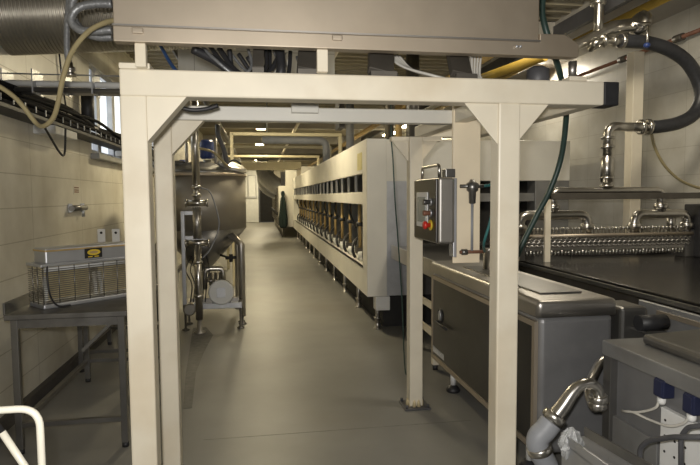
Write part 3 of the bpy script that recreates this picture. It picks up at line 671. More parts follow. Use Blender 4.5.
# far ducts hanging above the second section
fd = thing('bent_duct', 'grey round bent duct pair hanging at the far end of the aisle', 'duct', (.4, 26, 2.6))
q = [at(*p, y=25.5) for p in ((270, 160), (262, 176), (263, 186), (282, 203), (296, 207))]
q2 = [at(*p, y=23.5) for p in ((277, 160), (266, 172), (277, 184), (288, 192), (300, 192))]
MB().tube(rounded([at(264, 170, y=25.2), at(266, 178, y=25.0), at(281, 189, y=24.2), at(298, 190, y=24.0)], .4), .36, 24).build('upper_duct', 'iron', fd)
MB().tube(rounded([at(262.5, 160, y=26.5), at(263, 186, y=26.5), at(275, 194, y=26.5), at(292, 194, y=26.5)], .5), .27, 20).build('lower_duct', 'iron', fd)
MB().box(at(281, 170, y=23.4).x, at(287, 170, y=23.4).x, 23.4, 24.0, at(281, 187, y=23.4).z, at(281, 172, y=23.4).z).build('duct_damper', 'darkgrey', fd)
MB().cyl((at(284, 170, y=23.7).x, 23.7, at(281, 172, y=23.4).z), (at(284, 170, y=23.7).x, 23.7, ZC), .015, seg=8).build('hanger_rod', 'iron', fd)

# ================================================================== PIPE PORTALS over the aisle beyond
def portal(y, px0, px1, py, lab, m='portal', r=.03, legL=True, legR=None):
    a, b = at(px0, py, y=y), at(px1, py, y=y)
    z = (a.z+b.z)/2
    t = thing('pipe_portal', lab, 'pipe frame', (b.x, y, z), group='overhead pipe frames')
    MB().box(a.x, b.x+r, y-r, y+r, z-r, z+r).build('cross_bar', m, t, .01)
    MB().box(b.x-r, b.x+r, y-r, y+r, 2.27 if legR is None else legR, z-r).build('leg', m, t, .008)
    if legL: MB().box(a.x-r, a.x+r, y-r, y+r, 0, z+r).build('leg', m, t, .008)
    return t
portal(10.2, 231.5, 340, 134.5, 'nearest overhead cream pipe frame bridging from the vessel side to the oven top')
portal(12.6, 226, 330, 147, 'second overhead cream pipe frame behind the nearest one')
portal(15.5, 226, 318, 156.5, 'third overhead cream pipe frame, thinner looking, above the aisle')
bgb = thing('overhead_beam', 'wide yellowish beam crossing low over the far aisle', 'beam', (0, 20, 2.5))
a_, b_ = at(233, 166, y=20), at(301, 166, y=20)
MB().box(XL, b_.x, 19.9, 20.15, a_.z-.14, a_.z+.14).build('beam', 'portal', bgb, .01)
MB().box(b_.x-.15, b_.x, 19.9, 20.15, 2.27, a_.z-.1).build('leg', 'cream', bgb)
for y, px0, px1, py, lx_, lab in ((11.2, 262, 308, 140.5, None, 'grey exhaust pipe elbowing down onto the oven top, left of two'), ):
    a_, b_ = at(px0, py, y=y), at(px1, py, y=y)
    b_.x = max(b_.x, 1.32)
    t = thing('exhaust_pipe', lab, 'pipe', (b_.x, y, 2.265), group='grey exhaust pipes')
    MB().tube(rounded([(a_.x, y, b_.z), (b_.x, y, b_.z), (b_.x, y, 2.262)], .16), .075, 16).build('elbow_pipe', 'grey_plastic', t)
    MB().cyl((a_.x+.1, y, b_.z), (a_.x+.1, y, ZC), .01, seg=8).build('hanger_rod', 'iron', t)
for y, px, lab in ((9.0, 372, 'grey'), ):
    pass
for i, (y, x, r, m, lab) in enumerate(((10.9, 1.75, .08, 'grey_plastic', 'grey vertical flue rising from the oven top, beside the elbowed exhaust pipe'), (8.6, 2.0, .07, 'frame_dark', 'dark vertical flue on the oven top near its front end'), (9.6, 2.4, .06, 'brass', 'brownish vertical flue on the oven roof behind the dark one'), (7.6, 2.1, .09, 'steel_dark', 'short dark flue closest to the oven front panel'))):
    f_ = thing('vertical_flue', lab, 'flue', (x, y, 2.26))
    MB().cyl((x, y, 2.236), (x, y, ZC), r, seg=16).build('pipe', m, f_)
    MB().lathe([(r+.05, 0), (r+.05, .02), (r, .03)], (x, y, 2.236), (0,0,1), 16).build('flange', 'steel_dark', f_)
# small pipes along the ceiling (lengthwise)
for x, z, r, m, lab in ((.9, 3.3, .04, 'cream', 'cream pipe running lengthwise under the roof above the aisle'), (-.9, 3.25, .05, 'steel_dark', 'dark pipe running lengthwise under the roof on the vessel side'), (2.6, 3.2, .06, 'brass', 'brownish pipe running lengthwise above the oven')):
    t = thing('roof_pipe', lab, 'pipe', (x, 15, z))
    MB().cyl((x, 5.5, z), (x, 33, z), r, seg=10).build('pipe', m, t)
    for y in (6.27, 14.67, 23.07): MB().cyl((x, y, z), (x, y, ZC-.25), .008, seg=6).build('hanger_rod', 'iron', t)

# ================================================================== BATTER TANK (stainless box with rounded lid)
TX0, TX1, TY0, TY1 = 1.47, 1.93, 2.78, 4.70
tk = thing('batter_tank', 'closed stainless steel box tank with rounded lid beside the right gantry post', 'tank', (1.7, 3.7, 0))
MB().box(TX0+.01, TX1-.01, TY0+.01, TY1-.01, .165, .94).build('body', 'tank_front', tk, .035, bseg=6)
lm_ = MB().box(TX0-.010, TX1+.002, TY0-.006, TY1+.01, .938, 1.03)
es = [e for e in lm_.bm.edges if max(v.co.z for v in e.verts) > 1.0]
bmesh.ops.bevel(lm_.bm, geom=es, offset=.03, segments=6, affect='EDGES', profile=.5)
for f in lm_.bm.faces: f.smooth = len(f.verts) <= 4 and f.calc_area() < .06
lm_.build('lid', 'steel', tk)
MB().box(TX0+.10, TX1-.10, TY0+.18, TY1-.5, 1.03, 1.04).build('lid_panel', 'steel_dark', tk, .003)
dr = MB().box(TX0-.004, TX0+.02, TY0+.06, TY1-.06, .22, .88).build('side_door', 'tankside', tk, .004)
fr = MB(); fr.box(TX0-.010, TX0+.012, TY0+.03, TY1-.03, .185, .22); fr.box(TX0-.010, TX0+.012, TY0+.03, TY1-.03, .88, .91)
for y in (TY0+.03, TY1-.06): fr.box(TX0-.010, TX0+.012, y, y+.03, .22, .88)
fr.build('door_frame', 'steel_hood', tk)
hz = at(441, 315.5, x=TX0)
cup = MB(); cup.rings([[(xx, hz.y+.075*math.cos(2*PI*k/24)*s_, hz.z+.06*math.sin(2*PI*k/24)*s_) for k in range(24)] for xx, s_ in ((TX0-.004, 1.), (TX0-.012, .95), (TX0-.012, .8), (TX0-.006, .7))])
cup.build('handle_cup', 'black', dr)
cup = MB(); cup.rings([[(xx, hz.y+.03*math.cos(2*PI*k/20)*s_, hz.z+.045*math.sin(2*PI*k/20)*s_) for k in range(20)] for xx, s_ in ((TX0-.005, 1.), (TX0-.02, .8))])
cup.build('latch_knob', 'iron', dr)
q = at(440, 325, x=TX0-.03); MB().cyl((q.x, q.y-.16, q.z), (q.x, q.y+.16, q.z), .010, seg=8).build('latch_rod', 'black', dr)
MB().box(TX0-.034, TX0-.004, q.y+.1, q.y+.13, q.z-.01, q.z+.01).build('rod_bracket', 'black', dr)
# illegible white maker's lettering, lower far corner of the door
l0, l1 = at(433, 351, x=TX0), at(444.5, 360, x=TX0)
n_ = 9
for i in range(n_):
    ya = l0.y+(l1.y-l0.y)*i/n_; yb_ = l0.y+(l1.y-l0.y)*(i+.78)/n_
    zl = .245; hh = .05
    lt = MB(); x_ = TX0-.0055; w_ = (ya-yb_); t_ = w_*.3
    pat = ['B', 'A', 'U', 'E', 'R', 'M', 'A', 'N', 'N'][i]
    lt.box(x_, x_+.003, yb_, yb_+t_, zl, zl+hh); lt.box(x_, x_+.003, ya-t_, ya, zl, zl+hh)
    if i % 2 == 0: lt.box(x_, x_+.003, yb_, ya, zl+hh*.42, zl+hh*.58)
    lt.box(x_, x_+.003, yb_, ya, zl+hh*.85, zl+hh)
    lt.build('letter', 'white', dr)
for x in (TX0+.06, TX1-.08):
    for y in (TY0+.2, 4.3):
        lg = MB().cyl((x, y, .05), (x, y, .17), .022, seg=12).build('leg', 'white', tk)
        MB().lathe([(.055, 0), (.06, .015), (.045, .035), (.025, .055)], (x, y, 0), (0,0,1), 18).build('leg_foot', 'black', lg)
# chrome can on the lid
cn = at(485, 269, z=1.04); cn.y = min(cn.y, 4.1)
jar = thing('chrome_can', 'shiny cylindrical metal cup standing on the tank lid behind the right post', 'cup', (cn.x+.03, cn.y, 1.04))
MB().lathe([(.042, 0), (.042, .14), (.045, .145), (.045, .155), (.02, .155)], (cn.x+.03, cn.y, 1.04), (0,0,1), 24).build('can_body', 'chrome', jar)
st = at(516, 262, z=1.04)
sb = thing('lid_spigot', 'small brownish spigot block on the tank lid right of the post', 'fitting', (1.72, 3.72, 1.04))
MB().box(1.69, 1.74, 3.68, 3.76, 1.04, 1.13).build('block', 'steel_hood', sb, .006)
MB().box(1.66, 1.80, 3.70, 3.74, 1.13, 1.145).build('lever', 'steel_hood', sb, .004)

# infeed stand between tank and oven
ifd = thing('infeed_stand', 'cream-legged infeed stand with steel trough between tank and oven', 'conveyor stand', (1.85, 5.6, 0))
MB().box(1.53, 2.25, 4.76, 6.42, .88, 1.0).build('trough', 'steel_dark', ifd, .008)
MB().box(1.51, 1.53, 4.76, 6.42, .86, 1.02).build('side_rail', 'steel', ifd, .004)
for x in (1.53, 2.17):
    for y in (4.84, 5.68):
        lg = MB().box(x, x+.06, y, y+.06, .05, .88).build('leg', 'cream', ifd, .005)
        MB().cyl((x+.03, y+.03, 0), (x+.03, y+.03, .05), .025, seg=12).build('leg_foot', 'black', lg)
for z in (.3, .55):
    MB().box(1.54, 1.58, 4.90, 5.68, z, z+.05).build('brace', 'cream', ifd)

# ================================================================== CONTROL PANEL
cp = thing('control_panel', 'stainless control box with screen and push buttons hung on the gantry post', 'control box', (1.08, 3.35, 1.3))
CX, CY0, CY1, CZ0, CZ1 = 1.02, 3.13, 3.62, 1.315, 1.705
MB().box(CX, CX+.10, CY0, CY1, CZ0, CZ1).build('enclosure', 'steel', cp, .016, bseg=4)
dpl = MB().box(CX-.012, CX, CY0+.01, CY1-.01, CZ0+.008, CZ1-.008).build('door', 'tankside', cp, .004)
s0, s1 = at(416.5, 197, x=CX-.012), at(428, 226, x=CX-.012)
bz = MB().box(CX-.018, CX-.012, s1.y, s0.y-.02, s1.z-.01, s0.z+.03).build('screen_bezel', 'white', dpl, .002)
MB().box(CX-.021, CX-.018, s1.y+.03, s0.y-.05, s1.z+.02, s0.z).build('screen', 'screen', bz)
for py, m_, m2 in ((202, 'steel_dark', 'iron'), (213, 'rust', 'iron'), (225, 'red', 'yellow_plastic')):
    c = at(431, py, x=CX-.012); big = py == 225
    b_ = MB().cyl((CX-.012, c.y, c.z), (CX-.02, c.y, c.z), .032 if big else .022, seg=18).build('button_ring', m2, dpl)
    MB().lathe([(.014, 0), (.014, .018), (.024 if big else .015, .02), (.026 if big else .016, .035), (.015, .042)], (CX-.02, c.y, c.z), (-1, 0, 0), 16).build('button_cap', m_, b_)
# (grab handle on top and the mounting strip)
MB().tube(rounded([(CX+.03, CY0+.08, CZ1), (CX+.03, CY0+.08, CZ1+.075), (CX+.03, CY1-.06, CZ1+.075), (CX+.03, CY1-.06, CZ1)], .03), .010, 10).build('grab_handle', 'chrome', cp)
MB().box(CX+.06, 1.139, CY0+.05, CY0+.12, CZ1, CZ1+.05).build('mounting_arm', 'steel_dark', cp, .004)
MB().box(CX+.098, 1.138, CY0+.02, CY0+.10, 1.235, 1.70).build('mounting_strip', 'iron', cp, .003)
# air regulator on the hanging post
rg = thing('air_regulator', 'small metal air pressure regulator with sight tube on the cream hanging post', 'regulator', (1.25, GR-.05, 1.2))
rc = at(472, 187, y=GR-.06); xx, zz, yy = rc.x, rc.z, GR-.065
MB().lathe([(.012, -.10), (.02, -.095), (.022, -.03), (.034, -.02), (.036, .02), (.02, .03), (.012, .045)], (xx, yy, zz), (0,0,1), 18).build('regulator_body', 'steel_dark', rg)
MB().cyl((xx-.075, yy, zz+.005), (xx+.07, yy, zz+.005), .011, seg=12).build('nipple', 'steel_dark', rg)
MB().cyl((xx, yy, zz-.38), (xx, yy, zz-.10), .008, seg=10).build('sight_tube', 'grey_plastic', rg)
zl = at(465, 252, y=yy).z
MB().cyl((xx-.075, yy, zl), (xx+.08, yy, zl), .010, seg=10).build('lower_nipple', 'rust', rg)
MB().cyl((xx-.065, yy, zl), (xx-.03, yy, zl), .018, seg=8).build('lower_nut', 'steel_dark', rg)
for z_ in (zz+.005, zl): MB().box(xx-.02, xx+.02, yy, GR-.03, z_-.008, z_+.008).build('stand_off', 'steel_dark', rg)
cable('air_hose', [(xx+.07, yy, zz+.005), (xx+.12, yy, zz+.02), at(496, 168, y=2.95), at(498, 145, y=2.85), at(494, 126, y=2.8), at(484, 112, y=2.85), at(480, 100, y=2.9)], .009, 'teal_hose', 'upper teal air hose curving from the regulator up behind the right post', 'hose', group='teal air hoses')
cable('air_hose', [(xx+.08, yy, zl), at(484, 243, y=3.0), at(490, 222, y=2.95), at(496, 195, y=2.92), at(498.5, 170, y=2.92), at(498.5, 150, y=2.9)], .008, 'teal_hose', 'lower teal air hose rising beside the right post from the lower fitting', 'hose', group='teal air hoses')
cable('thin_green_cable', [at(391, 60, y=4.6), at(391, 130, y=4.6), at(393, 160, y=4.6), at(395, 200, y=4.6), at(398, 240, y=4.7), at(402, 300, y=4.8), at(404, 352, y=4.9), at(406, 374, z=.006), at(411, 372, z=.006)], .006, 'green_hose', 'thin green cable hanging in front of the oven end', 'cable')
cable('green_hose', [at(547, -20, y=3.0), at(542, 10, y=3.0), at(549, 40, y=3.0), at(559, 70, y=3.1), at(565, 100, y=3.2), at(566, 120, y=3.3), at(561, 158, y=3.4), at(550, 190, y=3.45), at(537, 215, y=3.5), at(522, 245, y=3.52), at(512, 268, y=3.55)], .018, 'green_hose', 'dark green hose hanging in a curve right of the front gantry post', 'hose', seg=10)

# ================================================================== FRYER TROUGH with spray manifold
FX0, FX1, FY0, FY1, FZ = 2.36, 4.3, 1.9, 6.40, 1.0
fy = thing('fryer_conveyor', 'long dark polished stainless trough conveyor at the right edge leading to the oven', 'conveyor', (3.3, 4, 0))
MB().box(FX0, FX1, FY0, FY1, FZ-.02, FZ).build('top_sheet', 'steel_belt', fy, .004)
MB().box(FX0, FX0+.03, FY0, FY1, FZ-.055, FZ-.02).build('side_lip', 'steel_dark', fy, .004)
MB().box(FX0+.25, FX1-.05, FY0+.1, FY1-.05, .35, FZ-.02).build('pan', 'frame_dark', fy)
for x in (FX0+.3, FX1-.15):
    for y in (FY0+.3, FY1-.4): MB().box(x, x+.08, y, y+.08, 0, .36).build('leg', 'steel_dark', fy)
MB().box(3.0, FX1, 5.05, 6.38, FZ, FZ+.05).build('rear_plate', 'steel_dark', fy, .004)

GY = 4.6
gf = thing('guard_frame', 'cream and brown rectangular guard frame standing on the dark trough', 'frame', (3.3, GY, FZ))
u0, u1 = at(545.5, 225, y=GY), at(551, 225, y=GY); tz = at(549, 194, y=GY).z
MB().box(u0.x, u1.x, GY, GY+.03, FZ, tz).build('upright', 'cream', gf, .003)
MB().box(4.22, 4.27, GY, GY+.03, FZ, tz).build('upright', 'cream', gf, .003)
MB().box(u0.x, 4.3, GY, GY+.03, tz-.05, tz+.005).build('top_bar', 'frame_dark', gf, .003)
MB().box(4.05, 4.24, GY+.05, GY+.25, FZ, 1.5).build('drive_box', 'black', gf, .01)

SYM = 4.75
sm = thing('spray_manifold', 'branched shiny pipe manifold with a comb of nozzles above the dark trough', 'manifold', (3.2, SYM, 1.1))
def S(px, py, y=SYM): return at(px, py, y=y)
c_top = S(608, 126); c_v = S(608, 188)
MB().tube(rounded([S(632, 127), (c_top.x, SYM, c_top.z), (c_top.x, SYM, S(608, 150).z)], .09), .04, 16).build('inlet_elbow', 'chrome', sm)
MB().lathe([(.034, 0), (.034, .03), (.055, .035), (.055, .25), (.034, .27), (.034, .30)], (c_top.x, SYM, c_v.z+.02), (0,0,1), 18).build('valve_body', 'chrome', sm)
for py in (138, 147, 178, 186):
    MB().lathe([(.05, -.012), (.062, -.008), (.062, .008), (.05, .012)], (c_top.x, SYM, S(608, py).z), (0,0,1), 18).build('clamp', 'chrome', sm)
MB().cyl((c_top.x, SYM, S(608, 150).z-.05), (c_top.x, SYM, S(608, 150).z+.15), .038, seg=16).build('neck', 'chrome', sm)
zl1 = S(608, 191).z; xl, xr = S(553, 200).x, S(661, 200).x; zl2 = S(600, 214.5).z
MB().tube(rounded([(xl, SYM, zl2+.02), (xl, SYM, zl1), (xr, SYM, zl1), (xr, SYM, zl2+.02)], .06), .037, 16).build('header_pipe', 'chrome', sm)
zn = S(600, 233).z
for xa_, xb_ in ((S(520, 220).x, S(587, 220).x), (S(634.5, 220).x, S(687, 220).x)):
    MB().tube(rounded([(xa_, SYM, zn), (xa_, SYM, zl2), (xb_, SYM, zl2), (xb_, SYM, zn)], .10), .042, 16).build('branch_pipe', 'chrome', sm)
    for x in (xa_, xb_): MB().lathe([(.043, -.03), (.06, -.02), (.06, .02), (.043, .03)], (x, SYM, zn+.06), (0,0,1), 18).build('clamp', 'chrome', sm)
xz = S(673, 225).x
MB().cyl((xz, SYM+.03, zn), (xz, SYM+.03, zl2), .04, seg=14).build('drop_pipe', 'chrome', sm)
for x in (xl, xr): MB().lathe([(.043, -.03), (.062, -.02), (.062, .02), (.043, .03)], (x, SYM, zl2+.07), (0,0,1), 18).build('clamp', 'chrome', sm)
zc1, zc0 = S(620, 239).z, S(620, 251).z
X0_, X1_ = S(524, 240).x, S(688, 240).x
MB().box(X0_, X1_, SYM-.03, SYM+.05, zc0+.02, zn-.02).build('nozzle_bar', 'steel', sm, .004)
for j in range(3):
    zz_ = zc1+.012-.030*j
    MB().tube([(X0_+q*.0125, SYM-.045+.007*math.sin(q*PI/2+j), zz_+.008*math.cos(q*PI/2+j*PI)) for q in range(int((X1_-X0_)/.0125))], .009, 6).build('spiral_brush', 'steel', sm)
MB().cyl((X0_, SYM-.055, zc1+.045), (X1_, SYM-.055, zc1+.045), .016, seg=10).build('front_rod', 'steel_hood', sm)
N = 44
for i in range(N):
    x = X0_+.02+(X1_-X0_-.06)*i/(N-1)
    MB().lathe([(.009, 0), (.009, .05), (.014, .052), (.014, .075), (.008, .08)], (x, SYM, zn-.022), (0,0,1), 8).build('nozzle', 'chrome', sm)
for i in range(N+4):
    x = X0_+.02+(X1_-X0_-.06)*i/(N+3)
    MB().lathe([(.012, 0), (.012, .03), (.005, .045)], (x, SYM-.02, zc0+.022), (0,0,-1), 7).build('spray_tip', 'chrome', sm)
MB().box(X1_-.06, X1_+.06, SYM-.04, SYM+.1, FZ, zn+.02).build('end_block', 'steel_dark', sm, .006)
MB().box(X0_-.05, X0_, SYM-.03, SYM+.06, FZ, zn).build('end_block', 'steel_dark', sm, .006)

# cream column on the right, hose, and the pipework above
cc = thing('steel_column', 'cream square column standing behind the spray manifold at the right', 'column', (3.7, 5.3, 0))
k0, k1 = at(632.5, 120, y=5.3), at(643, 120, y=5.3); zt = at(636, 51, y=5.3).z
MB().box(k0.x, k1.x, 5.3, 5.3+.12, FZ+.05, zt).build('post', 'cream', cc, .006)
MB().box(k0.x-.03, k1.x+.03, 5.27, 5.45, FZ+.05, FZ+.06).build('base_plate', 'cream', cc)
hy = 4.85
bhs = thing('black_hose', 'thick black rubber hose bowing out to the right between two pipe couplings', 'hose', at(690, 90, y=hy))
pts = [at(620, 41, y=hy), at(632, 41.5, y=hy), at(648, 43, y=hy), at(668, 49, y=hy), at(686, 61, y=hy), at(698, 80, y=hy), at(701, 98, y=hy), at(694, 114, y=hy), at(678, 123, y=hy), at(660, 126.5, y=hy), at(651, 127, y=hy)]
MB().tube(path(pts, 8), .062, 18).build('rubber_tube', 'hose_black', bhs)
def clampring(p, d, r, par, nm='hose_clamp'):
    MB().lathe([(r*.85, -.02), (r, -.014), (r, .014), (r*.85, .02)], p, d, 22).build(nm, 'chrome', par)
clampring(at(648, 127, y=hy), (1, 0, 0), .075, bhs); clampring(at(641, 127, y=hy), (1, 0, 0), .07, bhs); clampring(at(622, 41, y=hy), (1, 0, 0), .07, bhs)
MB().tube([at(627, 127, y=hy-.05), at(653, 127, y=hy)], .042, 16).build('lower_nipple', 'chrome', bhs)
ups = thing('overhead_pipework', 'shiny stainless pipe elbows and valve above the hose at upper right', 'pipework', at(605, 30, y=hy))
MB().tube(rounded([(at(599, -30, y=hy).x, hy, ZC), at(599, 10, y=hy), at(598, 34, y=hy)], .1), .042, 16).build('down_pipe', 'chrome', ups)
MB().tube(path([at(566, 50, y=hy), at(590, 39, y=hy), at(602, 32, y=hy), at(612, 28, y=hy), at(622, 26, y=hy), at(636, 25, y=hy)], 6), [.05]*12+[.055]*6+[.06]*13, 16).build('reducer_elbow', 'chrome', ups)
MB().tube(path([at(590, 49, y=hy-.02), at(595, 43.5, y=hy-.1), at(602, 41, y=hy-.1), at(610, 41, y=hy-.05), at(624, 41, y=hy)], 6), .033, 14).build('lower_branch', 'chrome', ups)
clampring(at(604, 41, y=hy-.1), (1, 0, .03), .055, ups, 'clamp'); clampring(at(614, 41, y=hy-.05), (1, 0, .03), .05, ups, 'clamp')
clampring(at(598, 3, y=hy), (0, 0, 1), .07, ups, 'clamp'); clampring(at(599, -4, y=hy), (0, 0, 1), .08, ups, 'clamp')
vw = MB().lathe([(.07, -.05), (.11, -.03), (.115, 0), (.11, .03), (.07, .05)], at(640, 23, y=hy), (1, .25, -.45), 22).build('valve_wheel', 'chrome', ups)
MB().tube([at(633, 24, y=hy-.14), at(650, 24, y=hy-.14)], .02, 10).build('valve_stem', 'chrome', ups)
MB().tube([at(648, 25, y=hy-.15), at(647, 46, y=hy-.15)], .011, 10).build('valve_lever', 'chrome', ups)
MB().lathe([(.018, 0), (.03, .012), (.03, .03), (.015, .045)], at(647, 43, y=hy-.15), (0, 0, -1), 12).build('lever_knob', 'blue_motor', ups)
# pipes on the right wall / soffit
def wallpipe(name, pa, pb, x, r, m, lab, couplings=()):
    a = at(*pa, x=x); b = at(*pb, x=x); z = (a.z+b.z)/2
    t = thing(name, lab, 'pipe', (x, 6, z))
    MB().cyl((x, 3.0, z), (x, 22, z), r, seg=12).build('pipe', m, t)
    for c in couplings:
        q = at(*c, x=x); MB().cyl((x, q.y-.06, z), (x, q.y+.06, z), r*1.8, seg=12).build('coupling', 'frame_dark', t)
    for y in (4.4, 9., 14., 19.): MB().box(x-.01, XR, y, y+.03, z-.015, z+.015).build('pipe_bracket', 'frame_dark', t)
wallpipe('rust_brown_pipe', (578, 76), (690, 34), 4.42, .022, 'rust', 'thin rust-brown pipe running along the upper right wall', ((623, 58), (679, 38)))
ya_ = at(616, 22, z=3.47)
yp = thing('yellow_gas_pipe', 'yellow gas pipe running along under the roof edge at upper right', 'pipe', (ya_.x, 6, 3.47))
MB().cyl((ya_.x, 2.5, 3.47), (ya_.x, 13.5, 3.47), .045, seg=14).build('pipe', 'yellow', yp)
for y in (3.4, 8, 13): MB().box(ya_.x-.02, ya_.x+.02, y, y+.03, 3.47, 3.55).build('pipe_clip', 'frame_dark', yp)
gb = thing('roof_edge_rail', 'dark blue-grey rail along the roof edge at upper right', 'rail', (3.4, 6, 3.45))
MB().box(3.40, 3.46, 2.5, 25, 3.40, 3.55).build('rail', 'darkgrey', gb)
yb2 = thing('yellow_gas_pipe', 'short yellow pipe visible through the gap under the hood at its right end', 'pipe', (2.0, 6, 2.9))
MB().tube([at(455, 88, y=5.2), at(545, 56, y=4.2)], .04, 12).build('pipe', 'yellow', yb2)
MB().cyl(at(470, 83, y=5.03), Vector((at(470, 83, y=5.03).x, 5.03, ZC)), .01, seg=6).build('hanger_rod', 'iron', yb2)
MB().cyl(at(530, 61, y=4.36), Vector((at(530, 61, y=4.36).x, 4.36, ZC)), .01, seg=6).build('hanger_rod', 'iron', yb2)
cable('beige_hose', [at(651, 132, y=4.95), at(655, 148, y=4.95), at(665, 166, y=4.95), at(680, 180, y=4.95), at(700, 188, y=4.95), at(725, 190, y=4.95)], .014, 'beige_hose', 'thin beige hose drooping to the right edge in front of the tiled wall', 'hose')

# ================================================================== LOWER RIGHT MACHINE CABINET
KX0, KX1, KY0, KY1, KZ = 1.72, 2.30, .9, 2.58, .86
kb = thing('machine_cabinet', 'grey stainless machine cabinet with blue switches in the lower right corner', 'cabinet', (2.0, 1.8, 0))
MB().box(KX0-.01, KX1, KY0, KY1, KZ-.075, KZ).build('top', 'steel_grey', kb, .006)
MB().box(KX0+.04, KX1, KY0, KY1-.02, .12, KZ-.075).build('body', 'tank_front', kb, .004)
MB().box(KX0, KX0+.045, KY1-.06, KY1, 0, KZ-.075).build('corner_post', 'steel_dark', kb, .003)
MB().box(KX0, KX0+.045, KY0, KY0+.06, 0, KZ-.075).build('corner_post', 'steel_dark', kb, .003)
MB().box(KX1-.05, KX1, KY1-.06, KY1, 0, KZ-.075).build('corner_post', 'steel_dark', kb, .003)
MB().box(KX1-.05, KX1, KY0, KY0+.06, 0, KZ-.075).build('corner_post', 'steel_dark', kb, .003)
q0, q1 = at(611, 413, x=KX0+.03), at(658, 470, x=KX0+.03)
MB().box(KX0+.02, KX0+.04, q1.y, q0.y, .15, q0.z).build('inner_panel', 'steel_grey', kb, .003)
w0 = at(664, 404, x=KX0+.03); w1 = at(705, 470, x=KX0+.03)
wpn = MB().box(KX0+.015, KX0+.04, w1.y-.1, w0.y, .2, w0.z-.01).build('white_panel', 'white', kb, .003)
for i in range(3):
    for j in range(5):
        MB().cyl((KX0+.013, w0.y-.03-.06*i, w0.z-.06-.07*j), (KX0+.0155, w0.y-.03-.06*i, w0.z-.06-.07*j), .006, seg=8).build('bolt_hole', 'dark', wpn)
for nm, (px, py) in (('a', (662, 388)), ('b', (692, 404))):
    c = at(px, py, x=KX0)
    sw = MB().box(KX0-.018, KX0+.04, c.y-.030, c.y+.030, c.z-.040, c.z+.042).build('switch_box', 'blue', kb, .006)
    MB().box(KX0-.024, KX0-.017, c.y-.025, c.y+.025, c.z-.034, c.z+.036).build('switch_cover', 'blue', sw, .003)
    MB().lathe([(.018, 0), (.018, .02), (.012, .03)], (KX0, c.y, c.z-.042), (0,0,-1), 12).build('cable_gland', 'white', sw)
s1_, s2_ = at(659, 401, x=KX0-.01), at(688, 419, x=KX0-.01); e_ = at(615, 411, x=KX0-.01)
MB().tube(path([s1_, at(655, 408, x=KX0-.01), at(640, 412, x=KX0-.012), at(626, 411.5, x=KX0-.01), e_+Vector((.04, 0, 0))]), .006, 8).build('switch_cable', 'cable_white', kb)
MB().tube(path([s2_, at(682, 424, x=KX0-.01), at(668, 426, x=KX0-.012), at(650, 420, x=KX0-.012), at(632, 412, x=KX0-.01), e_+Vector((.04, 0, -.004))]), .006, 8).build('switch_cable', 'cable_white', kb)
# raised block on top
rb = MB(); rb.prism([(1.85, .95, KZ), (1.85, 2.47, KZ), (2.28, 2.53, KZ), (2.28, .95, KZ)], (0, 0, .05)).build('raised_tray', 'steel_dark', kb, .02, bseg=3)
mp = Vector((1.70, 2.05, 0))
MB().tube(rounded([at(640, 470, x=1.60), at(640, 448, x=1.60), at(648, 441, x=1.60), at(672, 437, x=1.60), at(705, 437, x=1.60)], .025), .011, 10).build('bent_pipe', 'darkgrey', kb)
MB().tube(rounded([at(681, 480, x=1.62), at(681, 436, x=1.62), at(688, 427, x=1.62), at(710, 425, x=1.62)], .025), .010, 10).build('bent_pipe', 'darkgrey', kb)
# motor box and angle rail between tank and trough
mbx = thing('gear_motor', 'small grey gear box with black motor wedged behind the tank corner', 'motor', (2.08, 2.85, .86))
g0 = at(614, 304, y=2.85); 
MB().box(1.955, 2.12, 2.78, 3.0, .70, .975).build('gear_case', 'steel_dark', mbx, .02)
MB().cyl((2.0, 2.70, .905), (2.16, 2.70, .905), .042, seg=18).build('motor_drum', 'black', mbx)
MB().box(2.02, 2.14, 2.66, 2.78, .852, .866).build('motor_foot', 'steel_dark', mbx)
MB().box(1.97, 2.12, 2.78, 2.95, 0, .70).build('pedestal', 'steel_dark', mbx)
ar = thing('angle_rail', 'light grey slotted steel rail sloping along below the dark trough', 'rail', (2.3, 2.3, .9))
MB().box(2.31, 2.335, 1.9, 3.12, .80, .945).build('web', 'iron', ar, .003)
MB().box(2.302, 2.312, 1.9, 2.95, .885, .912).build('strip', 'steel_hood', ar)
MB().box(2.31, 2.335, 2.6, 2.66, 0, .80).build('support', 'steel_dark', ar)

# shiny elbow pipe with grey drain hose
PY = 2.42
dp = thing('drain_pipe', 'shiny stainless swan-neck pipe with grey plastic drain hose at the cabinet', 'pipe', at(543, 470, z=.0))
pts = [at(555, 417, y=PY), at(564, 405, y=PY), at(573, 392, y=PY), at(581, 385, y=PY), at(590, 383.5, y=PY), at(597, 388.5, y=PY), at(599, 397, y=PY)]
MB().tube(path(pts, 6), [.038-.011*min(1, k/17) for k in range(37)], 18).build('swan_neck', 'chrome', dp)
clampring(at(598.5, 399, y=PY), (0.15, 0, -1), .044, dp, 'clamp'); clampring(at(597.5, 405, y=PY), (0.15, 0, -1), .042, dp, 'clamp')
e_ = at(598, 404, y=PY)
MB().tube(path([e_+Vector((-.002, 0, .02)), e_+Vector((.0, .02, -.025)), e_+Vector((.02, .08, -.03)), e_+Vector((.045, .15, .02)), Vector((1.70, 2.63, .66)), Vector((1.78, 2.67, .72)), Vector((1.9, 2.69, .72))], 5), .024, 14).build('outlet_stub', 'chrome', dp)
dd = (at(549, 424, y=PY)-at(556, 415, y=PY))
clampring(at(554, 417.5, y=PY), dd, .056, dp, 'clamp')
MB().tube([at(556, 415, y=PY), at(549, 425, y=PY)], .043, 16).build('ferrule', 'chrome', dp)
bt = at(546, 464, y=PY)
